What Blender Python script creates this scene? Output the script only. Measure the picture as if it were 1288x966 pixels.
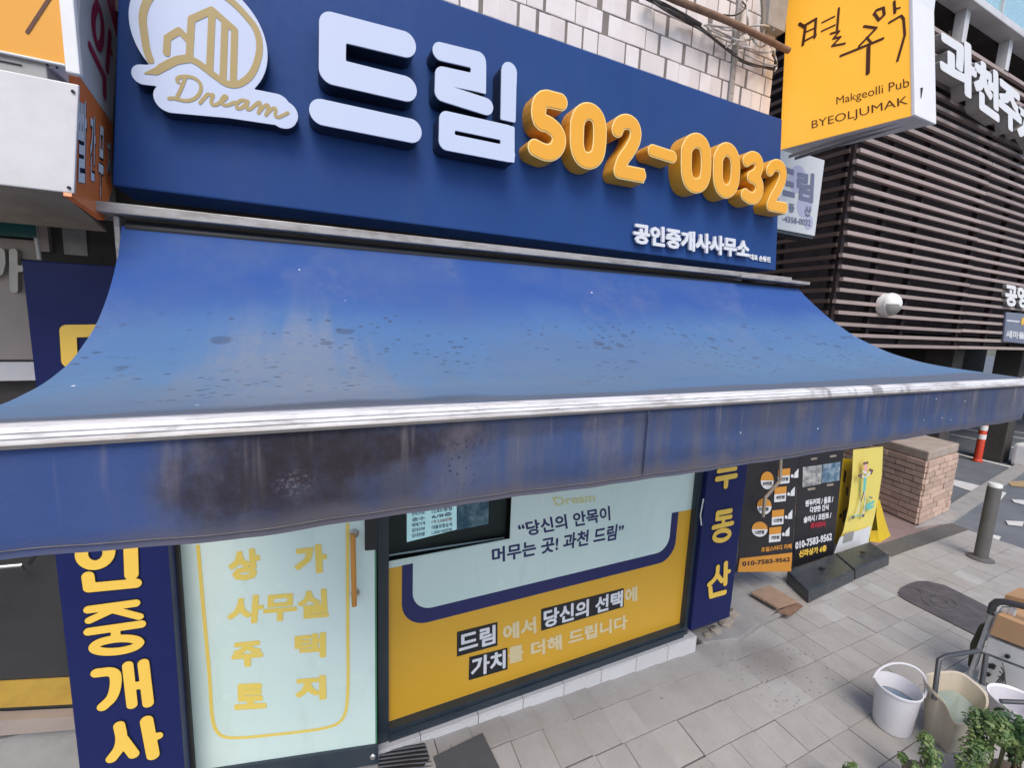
import bpy, bmesh, math, random
import numpy as np
from mathutils import Vector, Matrix
random.seed(7); rng = np.random.default_rng(7)
S = bpy.context.scene
for o in list(bpy.data.objects): bpy.data.objects.remove(o)
COL = S.collection

# ------------------------------------------------------------------ camera
FPX, YAW, PITCH, ROLL, CAMZ = 556.75, .4407, .1421, -.0403, 2.25
def cam_axes():
    cy, sy, cp, sp, cr, sr = math.cos(YAW), math.sin(YAW), math.cos(PITCH), math.sin(PITCH), math.cos(ROLL), math.sin(ROLL)
    f = np.array([sy*cp, cy*cp, -sp]); r = np.array([cy, -sy, 0.]); d = np.cross(f, r)
    return np.array([cr*r+sr*d, -sr*r+cr*d, f])
CAM = cam_axes()
cd = bpy.data.cameras.new('camera'); co = bpy.data.objects.new('camera', cd); COL.objects.link(co)
cd.sensor_width = 36; cd.lens = FPX/1288*36; cd.clip_start = .02; cd.clip_end = 500
co.matrix_world = Matrix(((CAM[0][0], -CAM[1][0], -CAM[2][0], 0), (CAM[0][1], -CAM[1][1], -CAM[2][1], 0),
                          (CAM[0][2], -CAM[1][2], -CAM[2][2], CAMZ), (0, 0, 0, 1)))
S.camera = co
# ------------------------------------------------------------------ light
SUN_EL, SUN_AZ = math.radians(54), math.radians(198)      # azimuth clockwise from +Y
w = bpy.data.worlds.new('World'); S.world = w; w.use_nodes = True
nt = w.node_tree; bg = nt.nodes['Background']
sky = nt.nodes.new('ShaderNodeTexSky'); sky.sky_type = 'NISHITA'; sky.sun_disc = False
sky.sun_elevation = SUN_EL; sky.sun_rotation = SUN_AZ; sky.air_density = 1.0; sky.dust_density = 2.2; sky.ozone_density = 1.6
nt.links.new(sky.outputs[0], bg.inputs[0]); bg.inputs[1].default_value = .15
sl = bpy.data.lights.new('sun', 'SUN'); sl.energy = 1.5; sl.angle = math.radians(30); sl.color = (1, .92, .82)
so = bpy.data.objects.new('sun', sl); COL.objects.link(so)
sd = Vector((math.sin(SUN_AZ)*math.cos(SUN_EL), math.cos(SUN_AZ)*math.cos(SUN_EL), math.sin(SUN_EL)))
so.rotation_euler = sd.to_track_quat('Z', 'Y').to_euler(); so.location = (3, -6, 9)
S.view_settings.view_transform = 'Standard'; S.view_settings.look = 'None'; S.view_settings.exposure = .50; S.view_settings.gamma = 1
try: S.view_settings.use_curve_mapping = False
except Exception: pass
S.cycles.max_bounces = 7; S.cycles.use_denoising = True

# ------------------------------------------------------------------ measuring: a photo pixel to a point on a plane of known place
def ray(p):
    return CAM.T @ np.array([(p[0]-644)/FPX, (p[1]-483)/FPX, 1.])
def onY(p, Y):
    d = ray(p); k = Y/d[1]; return Vector((d[0]*k, Y, d[2]*k+CAMZ))
def onX(p, X):
    d = ray(p); k = X/d[0]; return Vector((X, d[1]*k, d[2]*k+CAMZ))
def onZ(p, z=0.):
    d = ray(p); k = (z-CAMZ)/d[2]; return Vector((d[0]*k, d[1]*k, z))
def proj(P):
    c = CAM @ (np.array(P)-[0, 0, CAMZ]); return (644+FPX*c[0]/c[2], 483+FPX*c[1]/c[2], c[2])
def zm(x0, y0, s):                                   # crop coordinates to photo pixels
    return lambda pts: [(x0+a/s, y0+b/s) for a, b in pts]

# ------------------------------------------------------------------ materials
MATS = {}
class NT:
    def __init__(self, name):
        self.m = bpy.data.materials.new(name); self.m.use_nodes = True
        self.t = self.m.node_tree; self.b = self.t.nodes['Principled BSDF']; MATS[name] = self.m
        self._pos = None
    def node(self, kind, **kw):
        n = self.t.nodes.new(kind)
        for k, v in kw.items(): setattr(n, k, v)
        return n
    def link(self, a, b): self.t.links.new(a, b)
    def put(self, sock, v):
        if hasattr(v, 'is_output'): self.link(v, sock)
        elif isinstance(v, (tuple, list)): sock.default_value = (*v, 1)[:len(sock.default_value)] if len(v) == 3 else v
        else: sock.default_value = v
    @property
    def pos(self):
        if self._pos is None: self._pos = self.node('ShaderNodeNewGeometry').outputs['Position']
        return self._pos
    @property
    def obj(self): return self.node('ShaderNodeTexCoord').outputs['Object']
    @property
    def rnd(self): return self.node('ShaderNodeObjectInfo').outputs['Random']
    def noise(self, scale=5, detail=4, rough=.6, vec=None, dist=0):
        n = self.node('ShaderNodeTexNoise'); n.inputs['Scale'].default_value = scale; n.inputs['Detail'].default_value = detail
        n.inputs['Roughness'].default_value = rough; n.inputs['Distortion'].default_value = dist
        self.link(vec or self.pos, n.inputs['Vector']); return n.outputs['Fac']
    def vor(self, scale=5, vec=None, feature='F1', rand=1):
        n = self.node('ShaderNodeTexVoronoi', feature=feature); n.inputs['Scale'].default_value = scale; n.inputs['Randomness'].default_value = rand
        self.link(vec or self.pos, n.inputs['Vector']); return n.outputs['Distance']
    def math(self, op, a, b=0., c=None, clamp=False):
        n = self.node('ShaderNodeMath', operation=op, use_clamp=clamp); self.put(n.inputs[0], a); self.put(n.inputs[1], b)
        if c is not None: self.put(n.inputs[2], c)
        return n.outputs[0]
    def ramp(self, v, lo, hi, a=0., b=1.):
        n = self.node('ShaderNodeMapRange', interpolation_type='SMOOTHSTEP'); self.put(n.inputs[0], v)
        for i, q in enumerate((lo, hi, a, b)): n.inputs[i+1].default_value = q
        return n.outputs[0]
    def mix(self, f, a, b, mode='MIX'):
        n = self.node('ShaderNodeMix', data_type='RGBA', blend_type=mode); self.put(n.inputs[0], f); self.put(n.inputs[6], a); self.put(n.inputs[7], b)
        return n.outputs[2]
    def scl(self, x, y, z, vec=None):
        n = self.node('ShaderNodeMapping'); n.inputs['Scale'].default_value = (x, y, z); self.link(vec or self.pos, n.inputs[0]); return n.outputs[0]
    def blob(self, c, r, soft=.35, nz=.5, nscale=8):
        n = self.node('ShaderNodeMapping'); n.vector_type = 'TEXTURE'; n.inputs['Location'].default_value = c; n.inputs['Scale'].default_value = r
        self.link(self.pos, n.inputs[0])
        l = self.node('ShaderNodeVectorMath', operation='LENGTH'); self.link(n.outputs[0], l.inputs[0])
        d = self.math('ADD', l.outputs['Value'], self.math('MULTIPLY', self.math('SUBTRACT', self.noise(nscale, 4, .65), .5), nz*2))
        return self.ramp(d, 1-soft, 1+soft, 1, 0)
    def xyz(self, vec=None):
        n = self.node('ShaderNodeSeparateXYZ'); self.link(vec or self.pos, n.inputs[0]); return n.outputs
    def done(self, col, rough=.6, metal=0, spec=.5, bump=None, bstr=.2, bdist=.002, coat=0):
        b = self.b; self.put(b.inputs['Base Color'], col); self.put(b.inputs['Roughness'], rough); b.inputs['Metallic'].default_value = metal
        b.inputs['Specular IOR Level'].default_value = spec; b.inputs['Coat Weight'].default_value = coat; b.inputs['Coat Roughness'].default_value = .1
        if bump is not None:
            n = self.node('ShaderNodeBump'); n.inputs['Strength'].default_value = bstr; n.inputs['Distance'].default_value = bdist
            self.link(bump, n.inputs['Height']); self.link(n.outputs[0], b.inputs['Normal'])
        return self.m
def srgb(r, g, b):
    f = lambda c: (c/12.92 if c <= .04045 else ((c+.055)/1.055)**2.4)
    return tuple(f(c/255) for c in (r, g, b))
def dk(c, k): return tuple(max(0, x*k) for x in c)
def plain(name, col, rough=.5, dirt=.25, dscale=6, metal=0, spec=.5, bump=.05, fine=60, dirtcol=None, coat=0, rv=0, stretch=None):
    """one paint or plastic: slow uneven grime, fine grain, a little relief"""
    if name in MATS: return MATS[name]
    t = NT(name); v = t.scl(*stretch) if stretch else t.pos
    n1 = t.ramp(t.noise(dscale, 5, .65, v), .35, .75); n2 = t.noise(fine, 3, .6)
    c = t.mix(t.math('MULTIPLY', n1, dirt), col, dirtcol or dk(col, .55))
    c = t.mix(t.math('MULTIPLY', n2, .12), c, dk(col, .7))
    if rv: c = t.mix(t.math('MULTIPLY', t.rnd, rv), c, dk(col, .5))
    return t.done(c, t.ramp(n1, 0, 1, rough*.9, min(1, rough*1.15)), metal, spec, n2, bump*4, .0015, coat)

# ------------------------------------------------------------------ geometry helpers (vertices in world metres)
class MB:
    def __init__(self): self.v = []; self.f = []
    def add(self, v, f):
        n = len(self.v); self.v += [tuple(p) for p in v]; self.f += [tuple(i+n for i in q) for q in f]; return self
    def box(self, a, b):
        (x0, y0, z0), (x1, y1, z1) = a, b
        x0, x1 = min(x0, x1), max(x0, x1); y0, y1 = min(y0, y1), max(y0, y1); z0, z1 = min(z0, z1), max(z0, z1)
        v = [(x0, y0, z0), (x1, y0, z0), (x1, y1, z0), (x0, y1, z0), (x0, y0, z1), (x1, y0, z1), (x1, y1, z1), (x0, y1, z1)]
        return self.add(v, [(0, 3, 2, 1), (4, 5, 6, 7), (0, 1, 5, 4), (1, 2, 6, 5), (2, 3, 7, 6), (3, 0, 4, 7)])
    def prism(self, poly, off):                     # poly: world points, counter-clockwise seen from outside; off: vector to the back
        n = len(poly); off = Vector(off); P = [Vector(p) for p in poly]
        v = P+[p+off for p in P]
        return self.add(v, [tuple(range(n)), tuple(range(2*n-1, n-1, -1))]+[(i, i+n, (i+1) % n+n, (i+1) % n) for i in range(n)])
    def tube(self, pts, r, n=8, caps=True):
        pts = [Vector(p) for p in pts]; rr = r if isinstance(r, (list, tuple)) else [r]*len(pts); rings = []; up = None
        for i, p in enumerate(pts):
            t = (pts[min(i+1, len(pts)-1)]-pts[max(i-1, 0)]).normalized()
            if up is None: up = Vector((0, 0, 1)) if abs(t.z) < .9 else Vector((1, 0, 0))
            a = t.cross(up).normalized(); up = a.cross(t).normalized()
            rings.append([p+(a*math.cos(2*math.pi*k/n)+up*math.sin(2*math.pi*k/n))*rr[i] for k in range(n)])
        v = [q for R in rings for q in R]; f = []
        for i in range(len(pts)-1):
            for k in range(n): f.append((i*n+k, i*n+(k+1) % n, (i+1)*n+(k+1) % n, (i+1)*n+k))
        if caps: f += [tuple(reversed(range(n))), tuple(range((len(pts)-1)*n, len(pts)*n))]
        return self.add(v, f)
    def lathe(self, c, prof, n=32, sx=1, sy=1):
        c = Vector(c); v = []; f = []
        for r, z in prof: v += [c+Vector((r*sx*math.cos(2*math.pi*k/n), r*sy*math.sin(2*math.pi*k/n), z)) for k in range(n)]
        for i in range(len(prof)-1):
            for k in range(n): f.append((i*n+k, i*n+(k+1) % n, (i+1)*n+(k+1) % n, (i+1)*n+k))
        f += [tuple(reversed(range(n))), tuple(range((len(prof)-1)*n, len(prof)*n))]
        return self.add(v, f)
    def mesh(self, name='m', smooth=None, bevel=0):
        m = bpy.data.meshes.new(name); m.from_pydata(self.v, [], self.f)
        bm = bmesh.new(); bm.from_mesh(m)
        bmesh.ops.delete(bm, geom=[v for v in bm.verts if not v.link_faces], context='VERTS'); bmesh.ops.recalc_face_normals(bm, faces=bm.faces)
        if bevel: bmesh.ops.bevel(bm, geom=[e for e in bm.edges if e.calc_face_angle(0) > .5], offset=bevel, segments=2, affect='EDGES', profile=.6)
        if smooth:
            for f in bm.faces: f.smooth = True
            for e in bm.edges: e.smooth = e.calc_face_angle(9) < smooth
        bm.to_mesh(m); bm.free(); m.update(); return m
ROOT = {}
def thing(name, label, cat, loc=(0, 0, 0), group=None):
    o = bpy.data.objects.new(name, None); COL.objects.link(o); o.location = loc; o.empty_display_size = .1
    o['label'] = label; o['category'] = cat; ROOT[o.name] = Vector(loc)
    if group: o['group'] = group
    return o
def rootloc(o):
    while o.parent: o = o.parent
    return ROOT.get(o.name, Vector((0, 0, 0)))
def part(name, mesh, mat, parent, label=None, kind=None):
    if isinstance(mesh, MB): mesh = mesh.mesh(name)
    mesh.name = name
    o = bpy.data.objects.new(name, mesh); COL.objects.link(o)
    if mat: mesh.materials.clear(); mesh.materials.append(MATS[mat] if isinstance(mat, str) else mat)
    if parent:
        mesh.transform(Matrix.Translation(-rootloc(parent))); o.parent = parent
    if label: o['label'] = label
    if kind: o['kind'] = kind
    return o
def single(name, mesh, mat, label, cat, loc, group=None):   # a thing that is one mesh
    if isinstance(mesh, MB): mesh = mesh.mesh(name)
    mesh.transform(Matrix.Translation(-Vector(loc)))
    o = part(name, mesh, mat, None); o.location = loc; ROOT[o.name] = Vector(loc)
    o['label'] = label; o['category'] = cat
    if group: o['group'] = group
    return o
def piece(name, mesh, parent, loc, scale=(1, 1, 1), rot=(0, 0, 0), sub=None):   # one of many alike pieces sharing mesh data; loc in world
    o = bpy.data.objects.new(name, mesh); COL.objects.link(o); o.parent = parent
    o.location = Vector(loc)-rootloc(parent); o.scale = scale; o.rotation_euler = rot; return o
def structure(name, mesh, mat):
    o = part(name, mesh, mat, None); o['kind'] = 'structure'; ROOT[o.name] = Vector((0, 0, 0)); return o

# ---- drawn shapes: union of strokes, discs and polygons -> outline -> solid
def contour(F, x0, y0, h):
    """closed loops of F = 0 on a grid (marching squares)"""
    ny, nx = F.shape; seg = {}
    ins = F < 0
    code = (ins[:-1, :-1]*1+ins[:-1, 1:]*2+ins[1:, 1:]*4+ins[1:, :-1]*8)
    T = {1: [(3, 0)], 2: [(0, 1)], 3: [(3, 1)], 4: [(1, 2)], 5: [(3, 2), (1, 0)], 6: [(0, 2)], 7: [(3, 2)], 8: [(2, 3)], 9: [(2, 0)],
         10: [(0, 3), (2, 1)], 11: [(2, 1)], 12: [(1, 3)], 13: [(1, 0)], 14: [(0, 3)]}
    def key(j, i, e): return [('h', j, i), ('v', j, i+1), ('h', j+1, i), ('v', j, i)][e]
    def pt(k):
        d, j, i = k
        if d == 'h': a, b = F[j, i], F[j, i+1]; t = a/(a-b); return (x0+(i+t)*h, y0+j*h)
        a, b = F[j, i], F[j+1, i]; t = a/(a-b); return (x0+i*h, y0+(j+t)*h)
    for j, i in zip(*np.nonzero((code > 0) & (code < 15))):
        for a, b in T[int(code[j, i])]: seg[key(j, i, a)] = key(j, i, b)
    loops = []
    while seg:
        s = next(iter(seg)); L = []; k = s
        while k in seg:
            L.append(pt(k)); k = seg.pop(k)
        if len(L) > 6: loops.append(L)
    return loops
def sdf(shapes, X, Y):
    D = np.full(X.shape, 9.)
    for sh in shapes:
        k = sh[0]
        if k == 's':                                  # stroke: points, width, flat ends?
            P, wd = sh[1], sh[2]
            for (ax, ay), (bx, by) in zip(P[:-1], P[1:]):
                dx, dy = bx-ax, by-ay; L2 = dx*dx+dy*dy+1e-12
                t = ((X-ax)*dx+(Y-ay)*dy)/L2
                if len(sh) > 3 and sh[3]:
                    L = math.sqrt(L2); u = np.abs(t-.5)*L-L/2; v = np.abs((X-ax)*-dy+(Y-ay)*dx)/L-wd/2
                    D = np.minimum(D, np.maximum(u, v))
                else:
                    t = np.clip(t, 0, 1); D = np.minimum(D, np.hypot(X-ax-t*dx, Y-ay-t*dy)-wd/2)
        elif k == 'c': D = np.minimum(D, np.hypot(X-sh[1][0], Y-sh[1][1])-sh[2])
        elif k == 'p':
            P = sh[1]; d = np.full(X.shape, 9.); inside = np.zeros(X.shape, bool)
            for (ax, ay), (bx, by) in zip(P, P[1:]+P[:1]):
                dx, dy = bx-ax, by-ay; t = np.clip(((X-ax)*dx+(Y-ay)*dy)/(dx*dx+dy*dy+1e-12), 0, 1)
                d = np.minimum(d, np.hypot(X-ax-t*dx, Y-ay-t*dy))
                cr = ((ay > Y) != (by > Y)) & (X < (bx-ax)*(Y-ay)/((by-ay) if abs(by-ay) > 1e-9 else 1e-9)+ax); inside ^= cr
            D = np.minimum(D, np.where(inside, -d, d)-(sh[2] if len(sh) > 2 else 0))
    return D
def outlines(shapes, h=.003, grow=0.):
    pts = np.array([p for s in shapes for p in (s[1] if s[0] != 'c' else [(s[1][0]-s[2], s[1][1]-s[2]), (s[1][0]+s[2], s[1][1]+s[2])])])
    wd = max([s[2] for s in shapes if s[0] == 's']+[.01])+abs(grow)+3*h
    x0, y0 = pts.min(0)-wd; x1, y1 = pts.max(0)+wd
    gx = np.arange(x0, x1+h, h); gy = np.arange(y0, y1+h, h); X, Y = np.meshgrid(gx, gy)
    return contour(sdf(shapes, X, Y)-grow, x0, y0, h)
def fill(loops, depth=0., thin=2):
    """loops in a plane (x right, y up) -> mesh facing +Z, z from -depth/2 to depth/2"""
    from mathutils.geometry import delaunay_2d_cdt
    LL = []
    for L in loops:
        L = L[::thin] if len(L) > 16*thin else L
        Q = []
        for p in L:
            if not Q or math.dist(p, Q[-1]) > 2e-5: Q.append(p)
        if len(Q) > 2: LL.append(Q)
    V = []; ed = []
    for L in LL: n0 = len(V); ed += [(n0+k, n0+(k+1) % len(L)) for k in range(len(L))]; V += [Vector(p) for p in L]
    r = delaunay_2d_cdt(V, ed, [], 0, 1e-7)
    z = depth/2; b = MB(); tri = []
    C = np.array([[sum(r[0][k][d] for k in f)/len(f) for d in (0, 1)] for f in r[2]]); keep = np.zeros(len(C), bool)
    for L in LL:
        A = np.array(L); B = np.roll(A, -1, 0)
        for (ax, ay), (bx, by) in zip(A, B):
            if abs(by-ay) > 1e-12: keep ^= ((ay > C[:, 1]) != (by > C[:, 1])) & (C[:, 0] < (bx-ax)*(C[:, 1]-ay)/(by-ay)+ax)
    for f, ok in zip(r[2], keep):
        if not ok: continue
        a = sum(r[0][f[k]].cross(r[0][f[(k+1) % len(f)]]) for k in range(len(f))); tri.append(tuple(f) if a > 0 else tuple(reversed(f)))
    b.add([(p.x, p.y, z) for p in r[0]], tri)
    if depth:
        b.add([(p.x, p.y, -z) for p in r[0]], [tuple(reversed(f)) for f in tri])
        for L in LL:
            n = len(L); b.add([(x, y, z) for x, y in L]+[(x, y, -z) for x, y in L], [(k, k+n, (k+1) % n+n, (k+1) % n) for k in range(n)])
    m = bpy.data.meshes.new('f'); m.from_pydata(b.v, [], b.f); m.update(); return m
def curve_mesh(cu):
    o = bpy.data.objects.new('tmp', cu); COL.objects.link(o); bpy.context.view_layer.update()
    m = bpy.data.meshes.new_from_object(o.evaluated_get(bpy.context.evaluated_depsgraph_get()))
    bpy.data.objects.remove(o); bpy.data.curves.remove(cu); return m
def drawn(shapes, y_front, depth=0., h=.003, grow=0., thin=2):      # upright, facing -Y
    m = fill(outlines(shapes, h, grow), depth, thin)
    m.transform(Matrix.Translation((0, y_front+depth/2, 0)) @ Matrix.Rotation(math.pi/2, 4, 'X')); return m
def uv(pxs, Y): return [(q.x, q.z) for q in (onY(p, Y) for p in pxs)]
TXT = {}
def text_raw(body, bold=.02, extrude=0.):
    cu = bpy.data.curves.new('t', 'FONT'); cu.body = body; cu.size = 1; cu.offset = bold; cu.extrude = extrude; cu.resolution_u = 3
    return curve_mesh(cu)
def text_fat(body, grow, h=.011, depth=0.):
    cu = bpy.data.curves.new('t', 'FONT'); cu.body = body; cu.size = 1; cu.fill_mode = 'NONE'; cu.resolution_u = 2
    m = curve_mesh(cu); nxt = {}
    co_ = [v.co for v in m.vertices]
    for e in m.edges:
        a, b = e.vertices; nxt.setdefault(a, []).append(b); nxt.setdefault(b, []).append(a)
    loops = []; seen = set()
    for a in nxt:
        if a in seen: continue
        L = [a]; seen.add(a); p, k = None, a
        while True:
            c = [q for q in nxt[k] if q not in seen]
            if not c: break
            k = c[0]; seen.add(k); L.append(k)
        if len(L) > 2: loops.append([(co_[i].x, co_[i].y) for i in L])
    bpy.data.meshes.remove(m)
    A = np.array([p for L in loops for p in L]); mg = grow+3*h; x0, y0 = A.min(0)-mg; x1, y1 = A.max(0)+mg
    gx = np.arange(x0, x1+h, h); gy = np.arange(y0, y1+h, h); X, Y = np.meshgrid(gx, gy)
    D = np.full(X.shape, 9.); ins = np.zeros(X.shape, bool)
    for L in loops:
        B = np.array(L); i0, i1 = np.searchsorted(gx, (B[:, 0].min()-mg, B[:, 0].max()+mg)); j0, j1 = np.searchsorted(gy, (B[:, 1].min()-mg, B[:, 1].max()+mg))
        sl_ = (slice(j0, j1), slice(i0, i1)); x, y, d, n_ = X[sl_], Y[sl_], D[sl_], ins[sl_]
        for (ax, ay), (bx, by) in zip(L, L[1:]+L[:1]):
            dx, dy = bx-ax, by-ay; q = dx*dx+dy*dy
            if q < 1e-12: continue
            t_ = np.clip(((x-ax)*dx+(y-ay)*dy)/q, 0, 1); np.minimum(d, np.hypot(x-ax-t_*dx, y-ay-t_*dy), out=d)
            if abs(dy) > 1e-9: n_ ^= ((ay > y) != (by > y)) & (x < dx*(y-ay)/dy+ax)
    return fill(contour(np.where(ins, -D, D)-grow+1e-5, x0, y0, h), depth, 1)
def text_quad(body, TL, TR, BR, BL, bold=.02, depth=0., back=None, out=(0, -1, 0)):
    """letters stretched over a quad of world points; depth = thickness, out = the way they face"""
    m = text_fat(body, bold, depth=1. if depth else 0.) if bold >= .03 else text_raw(body, bold, .5 if depth else 0)
    if len(m.vertices) == 0: return m
    xs = [v.co.x for v in m.vertices]; ys = [v.co.y for v in m.vertices]; x0, x1, y0, y1 = min(xs), max(xs), min(ys), max(ys)
    TL, TR, BR, BL, out = map(Vector, (TL, TR, BR, BL, out))
    for v in m.vertices:
        u, q = (v.co.x-x0)/(x1-x0), (v.co.y-y0)/(y1-y0); z = v.co.z
        v.co = (BL*(1-u)+BR*u)*(1-q)+(TL*(1-u)+TR*u)*q+out*depth*(z+.5 if depth else 0)
    return m
def text_px(body, quad, Y, bold=.02, depth=0.):
    return text_quad(body, *[onY(p, Y) for p in quad], bold=bold, depth=depth)
def sheet(pts, t, out):                             # thin plate: outline points (any plane) with thickness
    return MB().prism(pts, -Vector(out)*t)
def merge(meshes):
    b = MB()
    for m in meshes:
        b.add([v.co[:] for v in m.vertices], [tuple(p.vertices) for p in m.polygons])
    m = bpy.data.meshes.new('j'); m.from_pydata(b.v, [], b.f); return m

# ------------------------------------------------------------------ the materials of this place
t = NT('sign_blue'); c = t.mix(t.ramp(t.noise(1.2, 3), .35, .7), (.014, .053, .200), (.019, .066, .228))
c = t.mix(t.math('MULTIPLY', t.ramp(t.noise(3, 5, .7, t.scl(1.5, 1, .25)), .5, .8), .25), c, (.05, .075, .16))
t.done(c, t.ramp(t.noise(30, 3), .3, .7, .5, .62), 0, .22, t.noise(220, 2), .06, .0006)
plain('sign_edge', (.02, .035, .09), .4)
plain('acrylic_white', (.56, .62, .78), .32, .10, 4, spec=.4, bump=.01, dirtcol=(.62, .64, .74))
plain('letter_side_dark', (.012, .016, .035), .35, .3)
plain('gold_vinyl', (.42, .31, .12), .38, .12, bump=.01)
plain('digit_face', (.86, .40, .025), .35, .15, 7, bump=.01, dirtcol=(.72, .33, .03))
plain('digit_side', (.83, .39, .03), .38, .2, 9, bump=.01, dirtcol=(.5, .2, .015))
plain('digit_trim', (.95, .70, .28), .3, .1, bump=.0)
plain('white_vinyl', (.72, .73, .77), .4, .15, bump=.01)
plain('black_gap', (.012, .012, .014), .8)
plain('dark_wall', (.06, .052, .047), .85, .5, 3)
plain('navy_film', (.014, .02, .11), .33, .15, spec=.5, bump=.01)
plain('yellow_film', (.82, .50, .06), .4, .1, bump=.01)
plain('pilaster_blue', (.012, .019, .100), .42, .2, 3, spec=.2, bump=.01)
plain('pilaster_yellow', (.90, .58, .09), .4, .1, bump=.01)
plain('orange_film', (.72, .40, .035), .32, .12, 2.5, bump=.01, dirtcol=(.60, .32, .03))
t = NT('mint_film'); n = t.noise(1.6, 3)
c = t.mix(t.ramp(n, .35, .7), (.60, .75, .70), (.66, .79, .74)); c = t.mix(t.math('MULTIPLY', t.ramp(t.noise(5, 6, .7, t.scl(2, 2, .5)), .52, .75), .3), c, (.46, .57, .53))
t.done(c, t.ramp(t.noise(9, 4), .3, .7, .12, .28), 0, .5, t.noise(140, 2), .03, .0004)
plain('faded_white', (.72, .62, .38), .4, .25, 12, dirtcol=(.75, .52, .16))
plain('faded_yellow', (.82, .62, .12), .4, .2, 20, bump=.02, dirtcol=(.78, .66, .30))
plain('ghost_yellow', (.62, .63, .30), .4, .2, 12, bump=.01)
plain('frame_navy', (.022, .036, .052), .4, .35, 8, bump=.03, dirtcol=(.06, .07, .075))
plain('frame_dark', (.012, .014, .018), .45, .3)
plain('green_glass_edge', (.06, .24, .12), .15, .2, spec=.6)
plain('handle_wood', (.62, .27, .05), .35, .35, 25, dirtcol=(.35, .12, .02), stretch=(1, 1, .15))
plain('steel', (.55, .55, .56), .3, .3, 15, metal=.9)
plain('sill_tile', (.66, .65, .66), .22, .25, 7, bump=.02, dirtcol=(.55, .52, .50), rv=.12)
plain('grout', (.22, .19, .175), .9, .4, 20)
t = NT('wall_tile'); n = t.ramp(t.noise(9, 5, .7), .35, .75); r = t.rnd
c = t.mix(r, (.70, .635, .61), (.80, .745, .725)); c = t.mix(t.math('MULTIPLY', n, .22), c, (.52, .44, .41))
c = t.mix(t.math('MULTIPLY', t.ramp(t.noise(4, 5, .7, t.scl(4, 4, .6)), .55, .8), .45), c, (.30, .25, .22))
t.done(c, .42, 0, .5, t.noise(40, 4), .25, .002)
t = NT('awning_top'); P = t.xyz()
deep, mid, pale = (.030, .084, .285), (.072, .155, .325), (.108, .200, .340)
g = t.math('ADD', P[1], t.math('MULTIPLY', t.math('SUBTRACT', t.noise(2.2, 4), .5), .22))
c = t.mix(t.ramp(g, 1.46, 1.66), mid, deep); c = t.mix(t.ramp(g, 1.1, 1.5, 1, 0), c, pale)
def streaky(t, cen, rad, amp, lo, hi, sx=9, sy=1.2):
    n = t.node('ShaderNodeMapping'); n.vector_type = 'TEXTURE'; n.inputs['Location'].default_value = cen; n.inputs['Scale'].default_value = rad; t.link(t.pos, n.inputs[0])
    l = t.node('ShaderNodeVectorMath', operation='LENGTH'); t.link(n.outputs[0], l.inputs[0])
    a = t.math('MULTIPLY', t.math('SUBTRACT', t.noise(1.5, 4, .55, t.scl(sx, sy, .1)), .5), amp)
    b = t.math('MULTIPLY', t.math('SUBTRACT', t.noise(14, 5, .7), .5), amp*.5)
    return t.ramp(t.math('ADD', l.outputs['Value'], t.math('ADD', a, b)), lo, hi, 1, 0)
grain = t.ramp(t.noise(60, 4, .75, t.scl(1, .6, 1)), .3, .7, .6, 1)
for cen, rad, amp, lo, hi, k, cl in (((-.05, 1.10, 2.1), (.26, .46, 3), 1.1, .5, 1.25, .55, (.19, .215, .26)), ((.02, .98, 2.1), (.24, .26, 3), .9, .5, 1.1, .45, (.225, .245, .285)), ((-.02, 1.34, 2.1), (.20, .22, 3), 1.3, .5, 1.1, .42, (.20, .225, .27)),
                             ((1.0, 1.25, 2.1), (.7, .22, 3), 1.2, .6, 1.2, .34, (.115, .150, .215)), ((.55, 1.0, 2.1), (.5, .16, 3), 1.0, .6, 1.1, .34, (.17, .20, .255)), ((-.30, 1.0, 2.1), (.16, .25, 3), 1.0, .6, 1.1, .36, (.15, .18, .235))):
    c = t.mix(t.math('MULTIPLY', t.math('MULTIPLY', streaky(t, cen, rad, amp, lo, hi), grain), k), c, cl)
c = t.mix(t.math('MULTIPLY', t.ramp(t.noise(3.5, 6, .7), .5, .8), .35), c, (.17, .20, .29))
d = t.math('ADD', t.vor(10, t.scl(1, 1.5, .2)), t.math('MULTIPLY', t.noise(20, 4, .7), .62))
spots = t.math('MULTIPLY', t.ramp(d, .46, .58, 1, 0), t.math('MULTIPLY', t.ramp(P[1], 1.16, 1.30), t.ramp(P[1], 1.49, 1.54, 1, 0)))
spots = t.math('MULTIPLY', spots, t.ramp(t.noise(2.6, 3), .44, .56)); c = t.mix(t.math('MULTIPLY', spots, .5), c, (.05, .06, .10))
d2 = t.math('ADD', t.vor(24, t.scl(1, 1.7, .2)), t.math('MULTIPLY', t.noise(44, 4, .7), .5))
sp2 = t.math('MULTIPLY', t.ramp(d2, .40, .52, 1, 0), t.math('MULTIPLY', t.ramp(P[1], .95, 1.15), t.ramp(P[1], 1.52, 1.58, 1, 0)))
sp2 = t.math('MULTIPLY', sp2, t.ramp(t.noise(3.1, 3), .46, .56)); c = t.mix(t.math('MULTIPLY', sp2, .6), c, (.045, .055, .09))
wsp = t.math('MULTIPLY', t.ramp(t.vor(9), .028, .036, 1, 0), t.ramp(t.noise(3.3, 2), .5, .56)); c = t.mix(wsp, c, (.75, .76, .78))
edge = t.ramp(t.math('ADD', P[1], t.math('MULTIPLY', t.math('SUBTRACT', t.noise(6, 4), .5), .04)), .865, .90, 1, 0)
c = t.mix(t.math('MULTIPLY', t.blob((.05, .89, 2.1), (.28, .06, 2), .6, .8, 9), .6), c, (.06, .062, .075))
c = t.mix(t.math('MULTIPLY', t.ramp(t.noise(1.1, 5, .7), .45, .7), .3), c, (.13, .165, .24))
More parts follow.
